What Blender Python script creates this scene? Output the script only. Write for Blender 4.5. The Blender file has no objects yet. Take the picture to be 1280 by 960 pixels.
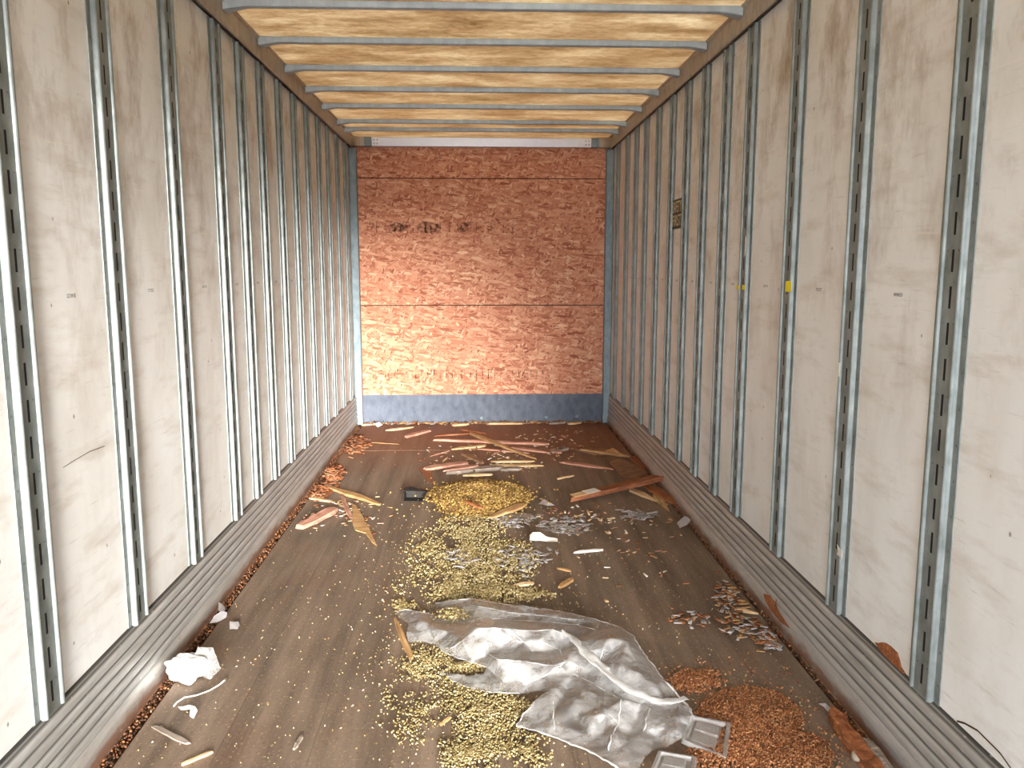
import bpy, bmesh, math, random
import numpy as np
from mathutils import Vector, Matrix, noise
from mathutils.geometry import delaunay_2d_cdt

scene = bpy.context.scene
C = scene.collection
random.seed(7)
rng = np.random.default_rng(7)

# ------------------------------------------------------------------ camera
FPX, CX, CZ, YAW, PITCH = 1022.0, -0.0445, 1.562, 0.0409, 0.1413
fw = Vector((math.sin(YAW) * math.cos(PITCH), math.cos(YAW) * math.cos(PITCH), -math.sin(PITCH)))
rt = Vector((math.cos(YAW), -math.sin(YAW), 0))
dn = fw.cross(rt)
cam_data = bpy.data.cameras.new('camera')
cam_data.sensor_fit = 'HORIZONTAL'; cam_data.sensor_width = 36
cam_data.lens = FPX / 1280 * 36
cam_data.clip_start = 0.05
cam = bpy.data.objects.new('camera', cam_data)
m = Matrix.Identity(4)
for i in range(3):
    m[i][0] = rt[i]; m[i][1] = -dn[i]; m[i][2] = -fw[i]
m[0][3], m[1][3], m[2][3] = CX, 0, CZ
cam.matrix_world = m
C.objects.link(cam)
scene.camera = cam

# ------------------------------------------------------------------ light
scene.view_settings.view_transform = 'Standard'
scene.view_settings.look = 'None'
scene.view_settings.gamma = 1
scene.view_settings.use_curve_mapping = False
scene.view_settings.exposure = 1.08

world = bpy.data.worlds.new('sky'); scene.world = world
world.use_nodes = True
wn = world.node_tree; wn.nodes.clear()
wo = wn.nodes.new('ShaderNodeOutputWorld'); wb = wn.nodes.new('ShaderNodeBackground')
wb.inputs['Color'].default_value = (0.88, 0.95, 1.04, 1)          # bright hazy sky
wb.inputs['Strength'].default_value = 8.0
wn.links.new(wb.outputs[0], wo.inputs[0])

sun_d = bpy.data.lights.new('sun', 'SUN')
sun_d.energy = 7.0; sun_d.angle = math.radians(14); sun_d.color = (1, 0.97, 0.92)
sun = bpy.data.objects.new('sun', sun_d); C.objects.link(sun)
saz, sel = math.radians(8.5), math.radians(9)                    # from behind, right of the trailer axis
sd = Vector((-math.sin(saz) * math.cos(sel), math.cos(saz) * math.cos(sel), -math.sin(sel)))
sun.rotation_euler = sd.to_track_quat('-Z', 'Y').to_euler()
sun.location = (3, -4, 4)

# ------------------------------------------------------------------ rays: photo pixel -> place
CO = Vector((CX, 0, CZ))
def ray(x, y): return fw + rt * ((x - 640) / FPX) + dn * ((y - 480) / FPX)
def F(x, y, z=0.0):
    d = ray(x, y); return CO + d * ((z - CZ) / d.z)
def onX(x, y, X):
    d = ray(x, y); return CO + d * ((X - CX) / d.x)

# ------------------------------------------------------------------ materials
def nodes(name):
    mt = bpy.data.materials.new(name); mt.use_nodes = True
    nt = mt.node_tree; nt.nodes.clear()
    return mt, nt
def nd(nt, t, ins=None, **kw):
    n = nt.nodes.new(t)
    for k, v in kw.items(): setattr(n, k, v)
    if ins:
        for k, v in ins.items():
            s = n.inputs[k]
            if isinstance(v, bpy.types.NodeSocket): nt.links.new(v, s)
            else: s.default_value = v
    return n
def coord(nt, scale=(1, 1, 1), rot=(0, 0, 0), kind='Object', loc=(0, 0, 0)):
    if kind == 'World': src = nd(nt, 'ShaderNodeNewGeometry').outputs['Position']
    else: src = nd(nt, 'ShaderNodeTexCoord').outputs[kind]
    return nd(nt, 'ShaderNodeMapping', {'Vector': src, 'Scale': scale, 'Rotation': rot, 'Location': loc}).outputs[0]
def noise_t(nt, vec, scale=1, detail=4, rough=0.55, out='Fac'):
    return nd(nt, 'ShaderNodeTexNoise', {'Vector': vec, 'Scale': scale, 'Detail': detail, 'Roughness': rough}).outputs[out]
def ramp(nt, fac, stops, interp='LINEAR'):
    n = nd(nt, 'ShaderNodeValToRGB', {'Fac': fac}); e = n.color_ramp
    e.interpolation = interp
    while len(e.elements) < len(stops): e.elements.new(0.5)
    for el, (p, c) in zip(e.elements, stops):
        el.position = p; el.color = (c, c, c, 1) if isinstance(c, (int, float)) else (*c, 1)
    return n.outputs[0]
def mix(nt, fac, a, b, blend='MIX'):
    n = nd(nt, 'ShaderNodeMix', data_type='RGBA', blend_type=blend)
    for idx, v in ((0, fac), (6, a), (7, b)):
        s = n.inputs[idx]
        if isinstance(v, bpy.types.NodeSocket): nt.links.new(v, s)
        elif idx == 0: s.default_value = v
        else: s.default_value = (*v, 1)
    return n.outputs[2]
def mth(nt, op, a, b=0.0):
    n = nd(nt, 'ShaderNodeMath', operation=op)
    for i, v in enumerate((a, b)):
        if isinstance(v, bpy.types.NodeSocket): nt.links.new(v, n.inputs[i])
        else: n.inputs[i].default_value = v
    return n.outputs[0]
def finish(mt, nt, color, rough=0.7, metal=0.0, bump=None, bstr=0.3, bdist=0.01, spec=0.5):
    p = nd(nt, 'ShaderNodeBsdfPrincipled', {'Roughness': rough, 'Metallic': metal, 'Specular IOR Level': spec})
    if isinstance(color, bpy.types.NodeSocket): nt.links.new(color, p.inputs['Base Color'])
    else: p.inputs['Base Color'].default_value = (*color, 1)
    if bump is not None:
        b = nd(nt, 'ShaderNodeBump', {'Height': bump, 'Strength': bstr, 'Distance': bdist})
        nt.links.new(b.outputs[0], p.inputs['Normal'])
    o = nd(nt, 'ShaderNodeOutputMaterial'); nt.links.new(p.outputs[0], o.inputs[0])
    return mt

def srgb(r, g, b):
    return tuple(((c / 255) / 12.92 if c / 255 <= 0.04045 else ((c / 255 + 0.055) / 1.055) ** 2.4) for c in (r, g, b))

def mat_lining():
    mt, nt = nodes('lining_board')
    w = coord(nt, (1, 1, 1), kind='World')
    big = noise_t(nt, coord(nt, (1, 1.6, 0.8), kind='World'), 1.6, 5, 0.6)
    base = ramp(nt, big, [(0.3, srgb(214, 210, 202)), (0.5, srgb(228, 227, 223)), (0.7, srgb(234, 235, 233))])
    # diagonal scuff clouds
    sm = noise_t(nt, coord(nt, (1, 1.2, 5), (0.35, 0, 0), 'World'), 2.2, 6, 0.65)
    smf = ramp(nt, sm, [(0.52, 0.0), (0.74, 0.42)])
    c1 = mix(nt, smf, base, srgb(168, 146, 118))
    # brown stains, mostly on the upper half
    z = nd(nt, 'ShaderNodeSeparateXYZ', {'Vector': w}).outputs['Z']
    zup = ramp(nt, mth(nt, 'DIVIDE', z, 2.8), [(0.35, 0.15), (0.85, 1.0)])
    st = noise_t(nt, coord(nt, (1, 2.4, 1.2), kind='World', loc=(3, 7, 1)), 1.9, 7, 0.7)
    stf = mth(nt, 'MULTIPLY', ramp(nt, st, [(0.49, 0.0), (0.72, 0.8)]), zup)
    c2 = mix(nt, stf, c1, srgb(140, 110, 76))
    # fine horizontal drag lines and pale scratches
    dr = noise_t(nt, coord(nt, (1, 4, 60), (0.12, 0, 0), 'World'), 1.5, 4, 0.7)
    c3 = mix(nt, ramp(nt, dr, [(0.6, 0.0), (0.75, 0.28)]), c2, srgb(120, 100, 80))
    sc = noise_t(nt, coord(nt, (1, 1.5, 40), (-0.5, 0, 0), 'World', (2, 2, 2)), 1.2, 3, 0.5)
    c4 = mix(nt, ramp(nt, sc, [(0.68, 0.0), (0.71, 0.4)]), c3, srgb(232, 226, 214))
    # small dark specks
    v = nd(nt, 'ShaderNodeTexVoronoi', {'Vector': coord(nt, (1, 9, 7), kind='World'), 'Scale': 1.0}, feature='F1').outputs['Distance']
    sp = ramp(nt, v, [(0.03, 0.75), (0.06, 0.0)])
    c5 = mix(nt, sp, c4, srgb(110, 90, 72))
    return finish(mt, nt, c5, 0.5, 0, dr, 0.08, 0.004, 0.35)

def mat_steel(name, c0, c1, rough=0.42, metal=0.45, dirt=0.3):
    mt, nt = nodes(name)
    n1 = noise_t(nt, coord(nt, (9, 9, 5), kind='World'), 2, 5, 0.6)
    n2 = noise_t(nt, coord(nt, (25, 25, 18), kind='World'), 2, 4, 0.7)
    col = ramp(nt, n1, [(0.3, c0), (0.7, c1)])
    col = mix(nt, ramp(nt, n2, [(0.6, 0.0), (0.75, dirt)]), col, srgb(92, 84, 70))
    r = ramp(nt, n2, [(0.3, rough), (0.8, rough + 0.25)])
    return finish(mt, nt, col, r, metal, n2, 0.05, 0.003)

def mat_scuff():
    mt, nt = nodes('scuff_steel')
    w = coord(nt, kind='World')
    n1 = noise_t(nt, coord(nt, (6, 1.6, 16), kind='World'), 2, 6, 0.7)
    col = ramp(nt, n1, [(0.25, srgb(150, 148, 142)), (0.5, srgb(178, 177, 173)), (0.72, srgb(202, 202, 199))])
    n2 = noise_t(nt, coord(nt, (3, 3.2, 9), kind='World'), 1.6, 7, 0.72)
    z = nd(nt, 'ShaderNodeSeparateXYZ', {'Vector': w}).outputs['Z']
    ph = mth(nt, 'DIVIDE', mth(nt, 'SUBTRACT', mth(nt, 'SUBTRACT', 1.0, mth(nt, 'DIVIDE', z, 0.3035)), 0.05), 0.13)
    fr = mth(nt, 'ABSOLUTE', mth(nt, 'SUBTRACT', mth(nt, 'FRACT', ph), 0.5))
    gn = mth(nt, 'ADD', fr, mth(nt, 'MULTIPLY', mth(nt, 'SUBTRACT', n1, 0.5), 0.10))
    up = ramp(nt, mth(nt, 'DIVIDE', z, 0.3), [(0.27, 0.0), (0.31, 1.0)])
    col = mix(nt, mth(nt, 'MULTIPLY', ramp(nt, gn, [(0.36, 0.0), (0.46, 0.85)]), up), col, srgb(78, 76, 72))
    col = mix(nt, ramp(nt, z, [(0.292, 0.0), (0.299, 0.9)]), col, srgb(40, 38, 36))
    col = mix(nt, mth(nt, 'MULTIPLY', ramp(nt, mth(nt, 'DIVIDE', z, 0.3), [(0.2, 0.35), (0.35, 0.0)]), n1), col, srgb(190, 168, 142))
    low = ramp(nt, mth(nt, 'DIVIDE', z, 0.3), [(0.06, 1.0), (0.16, 0.35), (0.5, 0.0)])
    rf = mth(nt, 'ADD', mth(nt, 'MULTIPLY', low, 0.42), n2)
    col = mix(nt, ramp(nt, rf, [(0.68, 0.0), (0.9, 0.8)]), col, srgb(142, 92, 58))
    n3 = noise_t(nt, coord(nt, (30, 14, 30), kind='World'), 2, 3, 0.6)
    col = mix(nt, ramp(nt, n3, [(0.66, 0.0), (0.74, 0.5)]), col, srgb(214, 210, 204))
    return finish(mt, nt, col, 0.5, 0.4, n1, 0.12, 0.004)

def mat_osb():
    mt, nt = nodes('strand_board')
    cols = []
    sel = []
    for k, (rot, sx, sz) in enumerate([(0.0, 14, 58), (0.5, 17, 60), (-0.5, 16, 58), (1.2, 22, 60), (-0.12, 12, 50)]):
        wv = noise_t(nt, coord(nt, (1, 1, 1), kind='World', loc=(k * 3, 0, k)), 7, 2, 0.5, 'Color')
        vec = nd(nt, 'ShaderNodeVectorMath', {0: coord(nt, (1, 1, 1), kind='World', loc=(k * 1.7, 0, k * 2.3)), 1: wv}, operation='MULTIPLY_ADD')
        vec.inputs[1].default_value = (1, 1, 1)
        vec = nd(nt, 'ShaderNodeVectorMath', {0: coord(nt, (1, 1, 1), kind='World', loc=(k * 1.7, 0, k * 2.3)),
             1: nd(nt, 'ShaderNodeVectorMath', {0: wv, 'Scale': 0.03}, operation='SCALE').outputs[0]}, operation='ADD').outputs[0]
        mp = nd(nt, 'ShaderNodeMapping', {'Vector': vec, 'Rotation': (0, rot, 0)}).outputs[0]
        mp = nd(nt, 'ShaderNodeMapping', {'Vector': mp, 'Scale': (sx, 0.01, sz)}).outputs[0]
        v = nd(nt, 'ShaderNodeTexVoronoi', {'Vector': mp, 'Scale': 1.0}, feature='F1')
        sp = nd(nt, 'ShaderNodeSeparateColor', {'Color': v.outputs['Color']})
        gr = noise_t(nt, nd(nt, 'ShaderNodeMapping', {'Vector': mp, 'Scale': (0.4, 1, 6)}).outputs[0], 1.5, 3, 0.6)
        c = ramp(nt, mth(nt, 'ADD', mth(nt, 'MULTIPLY', sp.outputs[0], 0.75), mth(nt, 'MULTIPLY', gr, 0.25)),
                 [(0.10, srgb(150, 80, 50)), (0.26, srgb(194, 120, 88)), (0.55, srgb(212, 146, 114)), (0.80, srgb(226, 170, 136)), (0.95, srgb(248, 216, 174))])
        cols.append(c); sel.append(sp.outputs[1])
    col = cols[0]
    for k in range(1, 5):
        col = mix(nt, ramp(nt, sel[k], [(0.66, 0.0), (0.68, 1.0)], 'CONSTANT'), col, cols[k])
    dk = noise_t(nt, coord(nt, (12, 1, 30), kind='World', loc=(5, 5, 5)), 2.0, 4, 0.7)
    col = mix(nt, ramp(nt, dk, [(0.62, 0.0), (0.72, 0.75)]), col, srgb(120, 62, 38))
    return finish(mt, nt, col, 0.6, 0, dk, 0.15, 0.004, 0.3)

def mat_floor():
    mt, nt = nodes('worn_floor_wood')
    w = coord(nt, kind='World')
    a = noise_t(nt, coord(nt, (7, 0.45, 1), kind='World'), 1.5, 6, 0.62)
    col = ramp(nt, a, [(0.28, srgb(88, 74, 62)), (0.48, srgb(119, 102, 87)), (0.7, srgb(143, 124, 107))])
    b = noise_t(nt, coord(nt, (1.3, 0.7, 1), kind='World', loc=(2, 1, 0)), 1.3, 6, 0.6)
    col = mix(nt, ramp(nt, b, [(0.5, 0.0), (0.72, 0.6)]), col, srgb(82, 74, 64))
    sx = noise_t(nt, coord(nt, (26, 0.9, 1), (0, 0, -0.04), 'World', (4, 4, 0)), 1.0, 5, 0.7)
    col = mix(nt, ramp(nt, sx, [(0.6, 0.0), (0.74, 0.4)]), col, srgb(62, 52, 46))
    sy = noise_t(nt, coord(nt, (60, 2.2, 1), (0, 0, 0.05), 'World', (8, 4, 0)), 1.0, 4, 0.7)
    col = mix(nt, ramp(nt, sy, [(0.6, 0.0), (0.76, 0.4)]), col, srgb(164, 140, 118))
    # rust-red dust towards the nose of the trailer
    yy = nd(nt, 'ShaderNodeSeparateXYZ', {'Vector': w}).outputs['Y']
    rn = noise_t(nt, coord(nt, (2, 1.6, 1), kind='World', loc=(9, 0, 0)), 1.6, 5, 0.65)
    rf = mth(nt, 'ADD', ramp(nt, mth(nt, 'DIVIDE', yy, 10), [(0.60, 0.0), (0.72, 0.85)]), mth(nt, 'MULTIPLY', mth(nt, 'SUBTRACT', rn, 0.5), 0.9))
    rf = nd(nt, 'ShaderNodeClamp', {'Value': rf}).outputs[0]
    col = mix(nt, mth(nt, 'MULTIPLY', rf, 0.75), col, srgb(138, 84, 54))
    # scattered crumbs
    fs = noise_t(nt, coord(nt, (60, 42, 1), kind='World'), 1.6, 3, 0.6)
    col = mix(nt, ramp(nt, fs, [(0.6, 0.0), (0.68, 0.7)]), col, srgb(184, 156, 112))
    fd = noise_t(nt, coord(nt, (50, 40, 1), kind='World', loc=(7, 7, 0)), 1.8, 3, 0.6)
    col = mix(nt, ramp(nt, fd, [(0.6, 0.0), (0.7, 0.6)]), col, srgb(58, 46, 38))
    return finish(mt, nt, col, 0.72, 0, a, 0.25, 0.006, 0.3)

def mat_roof():
    mt, nt = nodes('translucent_roof_sheet')
    a = noise_t(nt, coord(nt, (1.5, 3.6, 1), kind='World'), 1.5, 8, 0.72)
    b = noise_t(nt, coord(nt, (14, 18, 1), kind='World'), 1.5, 5, 0.7)
    f = mth(nt, 'ADD', mth(nt, 'MULTIPLY', a, 0.72), mth(nt, 'MULTIPLY', b, 0.28))
    col = ramp(nt, f, [(0.36, srgb(184, 156, 118)), (0.5, srgb(216, 196, 164)), (0.64, srgb(242, 232, 210))])
    d = nd(nt, 'ShaderNodeBsdfDiffuse', {'Color': col}); t = nd(nt, 'ShaderNodeBsdfTranslucent', {'Color': col})
    x = nd(nt, 'ShaderNodeMixShader', {0: 0.19, 1: d.outputs[0], 2: t.outputs[0]})
    o = nd(nt, 'ShaderNodeOutputMaterial', {0: x.outputs[0]})
    return mt

def mat_wood(name, dark, mid, light, rough=0.7):
    mt, nt = nodes(name)
    oi = nd(nt, 'ShaderNodeObjectInfo').outputs['Random']
    src = nd(nt, 'ShaderNodeTexCoord').outputs['Object']
    off = nd(nt, 'ShaderNodeCombineXYZ', {'X': mth(nt, 'MULTIPLY', oi, 30), 'Y': mth(nt, 'MULTIPLY', oi, 17)}).outputs[0]
    v = nd(nt, 'ShaderNodeVectorMath', {0: src, 1: off}, operation='ADD').outputs[0]
    a = noise_t(nt, nd(nt, 'ShaderNodeMapping', {'Vector': v, 'Scale': (5, 90, 90)}).outputs[0], 1, 5, 0.6)
    b = noise_t(nt, nd(nt, 'ShaderNodeMapping', {'Vector': v, 'Scale': (9, 14, 14)}).outputs[0], 1, 3, 0.6)
    f = mth(nt, 'ADD', mth(nt, 'MULTIPLY', a, 0.6), mth(nt, 'MULTIPLY', b, 0.4))
    col = ramp(nt, f, [(0.32, dark), (0.5, mid), (0.66, light)])
    return finish(mt, nt, col, rough, 0, a, 0.35, 0.003, 0.3)

def mat_plain(name, c, rough=0.6, metal=0.0, var=0.25, spec=0.4, sc=30):
    mt, nt = nodes(name)
    n = noise_t(nt, coord(nt, (1, 1, 1), kind='World'), sc, 4, 0.6)
    lo = tuple(v * (1 - var) for v in c); hi = tuple(min(1, v * (1 + var)) for v in c)
    return finish(mt, nt, ramp(nt, n, [(0.3, lo), (0.7, hi)]), rough, metal, n, 0.15, 0.003, spec)

def mat_film(name, opaque=0.5, tint=(0.93, 0.93, 0.92), rough=0.25, var=0.12):
    mt, nt = nodes(name)
    n = noise_t(nt, coord(nt, (1, 1, 1), kind='World'), 34, 6, 0.7)
    n2 = noise_t(nt, coord(nt, (1, 1.6, 1), kind='World', loc=(3, 3, 3)), 11, 5, 0.65)
    bmp = nd(nt, 'ShaderNodeBump', {'Height': n, 'Strength': 0.5, 'Distance': 0.008}).outputs[0]
    d = nd(nt, 'ShaderNodeBsdfDiffuse', {'Color': (*tint, 1), 'Normal': bmp})
    t = nd(nt, 'ShaderNodeBsdfTranslucent', {'Color': (*tint, 1), 'Normal': bmp})
    g = nd(nt, 'ShaderNodeBsdfGlossy', {'Color': (1, 1, 1, 1), 'Roughness': rough, 'Normal': bmp})
    tr = nd(nt, 'ShaderNodeBsdfTransparent', {'Color': (0.96, 0.95, 0.94, 1)})
    dt = nd(nt, 'ShaderNodeMixShader', {0: 0.35, 1: d.outputs[0], 2: t.outputs[0]})
    fac = ramp(nt, n2, [(0.34, max(0.02, opaque - var)), (0.68, opaque + var)])
    s1 = nd(nt, 'ShaderNodeMixShader', {0: fac, 1: tr.outputs[0], 2: dt.outputs[0]})
    fr = mth(nt, 'MULTIPLY', nd(nt, 'ShaderNodeFresnel', {'IOR': 1.4, 'Normal': bmp}).outputs[0], 0.8)
    s2 = nd(nt, 'ShaderNodeMixShader', {0: fr, 1: s1.outputs[0], 2: g.outputs[0]})
    nd(nt, 'ShaderNodeOutputMaterial', {0: s2.outputs[0]})
    return mt
def mat_stamp():
    mt, nt = nodes('faded_stamp_ink')
    n = noise_t(nt, coord(nt, (1, 1, 1), kind='World'), 26, 3, 0.6)
    d = nd(nt, 'ShaderNodeBsdfDiffuse', {'Color': (*srgb(74, 44, 32), 1)}); tr = nd(nt, 'ShaderNodeBsdfTransparent')
    x = nd(nt, 'ShaderNodeMixShader', {0: ramp(nt, n, [(0.40, 0.06), (0.66, 0.75)]), 1: tr.outputs[0], 2: d.outputs[0]})
    nd(nt, 'ShaderNodeOutputMaterial', {0: x.outputs[0]}); return mt
M = {
    'lining': mat_lining(),
    'post': mat_steel('galvanised_post', srgb(112, 118, 115), srgb(152, 158, 156)),
    'bow': mat_steel('roof_bow_steel', srgb(164, 176, 186), srgb(190, 202, 210), 0.45, 0.35, 0.08),
    'rail': mat_steel('rail_aluminium', srgb(158, 148, 134), srgb(186, 176, 162), 0.42, 0.4, 0.2),
    'header': mat_plain('header_aluminium', srgb(228, 231, 240), 0.32, 0.6, 0.04),
    'corner': mat_steel('corner_post_steel', srgb(112, 128, 134), srgb(146, 160, 166), 0.5, 0.4, 0.2),
    'kick': mat_steel('kick_plate_steel', srgb(78, 86, 100), srgb(106, 113, 126), 0.55, 0.2, 0.25),
    'scuff': mat_scuff(), 'osb': mat_osb(), 'floor': mat_floor(), 'roof': mat_roof(),
    'dark': mat_plain('slot_shade_and_bolt_black', (0.012, 0.011, 0.01), 0.9, 0, 0.1),  # near-black: painted shade inside the post slots, also the header bolts
    'skin': mat_plain('wall_skin', (0.03, 0.03, 0.03), 0.8, 0, 0.1),
    'sub': mat_plain('dirt_in_groove', srgb(74, 50, 34), 0.9, 0, 0.5, 0.2, 60),
    'ground': mat_plain('concrete_ground', (0.22, 0.21, 0.20), 0.9, 0, 0.2, 0.3, 3),
    'rivet': mat_steel('rivet_steel', srgb(96, 98, 96), srgb(128, 130, 128), 0.4, 0.7, 0.3),
    'ink': mat_plain('black_ink', (0.03, 0.027, 0.025), 0.8, 0, 0.3),
    'stamp': mat_stamp(),
    'yellow': mat_plain('yellow_sticker', srgb(232, 214, 50), 0.6, 0, 0.1),
    'green': mat_plain('sign_green', srgb(44, 50, 30), 0.6, 0, 0.2),
    'cream': mat_plain('sign_cream', srgb(206, 196, 160), 0.6, 0, 0.1),
    'pale': mat_wood('pale_wood', srgb(176, 138, 96), srgb(216, 182, 136), srgb(240, 216, 176)),
    'tan': mat_wood('tan_wood', srgb(138, 100, 62), srgb(178, 138, 92), srgb(212, 176, 128)),
    'pink': mat_wood('pink_wood', srgb(140, 92, 76), srgb(184, 134, 112), srgb(220, 180, 158)),
    'red': mat_wood('red_brown_wood', srgb(104, 58, 36), srgb(140, 84, 54), srgb(174, 116, 80)),
    'brown': mat_wood('brown_wood', srgb(98, 68, 48), srgb(132, 98, 72), srgb(164, 128, 98)),
    'grey': mat_wood('grey_wood', srgb(100, 88, 78), srgb(140, 126, 114), srgb(180, 166, 152)),
    'rust': mat_wood('rust_brown_wood', srgb(104, 58, 32), srgb(142, 84, 50), srgb(180, 118, 76)),
    'black': mat_plain('black_card', (0.018, 0.015, 0.012), 0.7, 0, 0.4),
    'white': mat_plain('white_foam', (0.86, 0.87, 0.88), 0.6, 0, 0.04),
    'paper': mat_plain('dirty_white_paper', srgb(222, 216, 206), 0.7, 0, 0.12),
    'greyfilm': mat_plain('grey_plastic', srgb(176, 172, 172), 0.45, 0, 0.12),
    'stone': mat_plain('pale_stone', srgb(166, 152, 134), 0.8, 0, 0.2),
    'lilac': mat_plain('lilac_plastic', srgb(170, 166, 206), 0.5, 0, 0.1),
    'film': mat_film('clear_film', 0.28, var=0.17), 'doubled': mat_film('doubled_white_film', 0.40, var=0.22), 'crease': mat_film('creased_film', 0.72, (0.95, 0.95, 0.95), 0.3), 'tray': mat_film('clear_tray_plastic', 0.36, rough=0.15, var=0.05),
}
for i, c in enumerate([(144, 126, 80), (164, 146, 98), (118, 98, 60), (188, 172, 132)]):
    M['grain%d' % i] = mat_plain('yellow_grain_%s' % 'abcd'[i], srgb(*c), 0.6, 0, 0.12)
for i, c in enumerate([(156, 122, 62), (128, 96, 48), (176, 146, 84), (104, 76, 40)]):
    M['heap%d' % i] = mat_plain('ochre_grain_%s' % 'abcd'[i], srgb(*c), 0.7, 0, 0.15)
for i, c in enumerate([(134, 80, 44), (158, 100, 58), (102, 60, 34), (180, 130, 88)]):
    M['brown%d' % i] = mat_plain('brown_grain_%s' % 'abcd'[i], srgb(*c), 0.6, 0, 0.12)

# ------------------------------------------------------------------ builders
def link(name, me, mt, parent=None):
    o = bpy.data.objects.new(name, me); C.objects.link(o)
    if mt is not None and not me.materials:
        for x in (mt if isinstance(mt, (list, tuple)) else [mt]): me.materials.append(x)
    if parent: o.parent = parent
    return o
def obj(name, bm, mt, parent=None, smooth=False, recalc=True):
    if recalc: bmesh.ops.recalc_face_normals(bm, faces=bm.faces)
    me = bpy.data.meshes.new(name); bm.to_mesh(me); bm.free()
    if smooth: me.polygons.foreach_set('use_smooth', [True] * len(me.polygons))
    return link(name, me, mt, parent)
def tag(o, label, cat=None, group=None, kind=None):
    if label: o['label'] = label
    if cat: o['category'] = cat
    if group: o['group'] = group
    if kind: o['kind'] = kind
    return o
def struct(o, label=None):
    o['kind'] = 'structure'
    if label: o['label'] = label
    return o
def box(bm, x0, x1, y0, y1, z0, z1, bev=0.0):
    g = bmesh.ops.create_cube(bm, size=1)
    for v in g['verts']:
        v.co = ((x0 + x1) / 2 + v.co.x * (x1 - x0), (y0 + y1) / 2 + v.co.y * (y1 - y0), (z0 + z1) / 2 + v.co.z * (z1 - z0))
    if bev:
        es = {e for v in g['verts'] for e in v.link_edges}
        bmesh.ops.bevel(bm, geom=list(es), offset=bev, segments=2, affect='EDGES', profile=0.5)
    return bm
def box_o(name, d, mt, parent=None, bev=0.0):
    bm = bmesh.new(); box(bm, *d, bev); return obj(name, bm, mt, parent)
def extrude_profile(bm, pts, axis, a, b, closed=False):
    """pts in the two other axes; axis 'Y' -> pts are (x,z); axis 'Z' -> pts are (x,y); axis 'X' -> pts are (y,z)"""
    def mk(p, t):
        return {'Y': (p[0], t, p[1]), 'Z': (p[0], p[1], t), 'X': (t, p[0], p[1])}[axis]
    A = [bm.verts.new(mk(p, a)) for p in pts]; B = [bm.verts.new(mk(p, b)) for p in pts]
    n = len(pts)
    for i in range(n if closed else n - 1):
        j = (i + 1) % n
        bm.faces.new((A[i], A[j], B[j], B[i]))
    if closed:
        bm.faces.new(A[::-1]); bm.faces.new(B)

# ================================================================== THE TRAILER
W, DB, Y0 = 1.2825, 8.186, -2.4
ZR, ZROOF = 2.711, 2.813
POST = {1: [-1.42, -0.81, -0.2, 0.41, 1.02, 1.63, 2.2418, 2.8524, 3.4581, 4.0467, 4.442, 4.8585, 5.2639, 5.6632, 6.1058, 6.5414, 6.9424, 7.3542, 7.8405],
        -1: [-1.42, -0.81, -0.2, 0.41, 1.02, 1.63, 2.2474, 2.863, 3.4724, 4.086, 4.4839, 4.8881, 5.3177, 5.7398, 6.1536, 6.5805, 6.9851, 7.4205, 7.8405]}

struct(box_o('ground', (-40, 40, -60, 30, -1.25, -1.2), M['ground']))

# ---- floor: sub floor and boards
floor = struct(box_o('floor', (-1.30, 1.30, Y0, 8.3, -0.07, -0.034), M['sub']), 'dirty brown wooden trailer floor strewn with debris')
edges = np.linspace(-1.207, 1.228, 9)
edges[3] += 0.02; edges[5] -= 0.015
for i in range(8):
    for (ya, yb) in ((Y0, 6.93 + 0.01 * (i % 2)), (6.945 + 0.01 * (i % 2), 8.18)):
        bm = bmesh.new(); box(bm, edges[i] + 0.0006, edges[i + 1] - 0.0006, ya, yb, -0.034, -0.0004 * ((i * 5) % 3))
        obj('floor_board', bm, M['floor'], floor)

# ---- walls: skin, lining panels, logistic posts
def post_mesh():
    bm = bmesh.new()
    zb, zt = 0.3, 2.705
    # cross-section (protrusion, u) of one side, from web edge outwards: bead then flange
    def side(s):
        pts = [(0.0115, 0.036), (0.0115, 0.038)]
        for k in range(9):                                    # round bead
            a = math.pi * k / 8
            pts.append((0.0115 + 0.0095 * math.sin(a), 0.0455 - 0.007 * math.cos(a)))
        pts += [(0.006, 0.0535), (0.003, 0.056), (0.003, 0.083), (0.0, 0.0835)]
        return [(-p, s * u) for p, u in pts]                  # wall interior is -x
    for s in (1, -1): extrude_profile(bm, side(s), 'Z', zb, zt)
    # web with slot holes
    hw = 0.0056
    zs = [zb]
    for k in range(23):
        c = 0.362 + k * 0.1016
        zs += [c - 0.031, c + 0.031]
    zs.append(zt)
    us = (-0.036, -hw, hw, 0.036)
    G = [[bm.verts.new((-0.0115, u, z)) for u in us] for z in zs]
    for a in range(len(zs) - 1):
        for b in range(3):
            if b == 1 and a % 2: continue                      # the slot
            bm.faces.new((G[a][b], G[a][b + 1], G[a + 1][b + 1], G[a + 1][b]))
    # top cap on the bead ends
    bmesh.ops.remove_doubles(bm, verts=bm.verts, dist=0.0004)
    me = bpy.data.meshes.new('logistic_post'); bmesh.ops.recalc_face_normals(bm, faces=bm.faces); bm.to_mesh(me); bm.free()
    me.polygons.foreach_set('use_smooth', [True] * len(me.polygons))
    me.set_sharp_from_angle(angle=math.radians(40))
    me.materials.append(M['post'])
    return me
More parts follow.
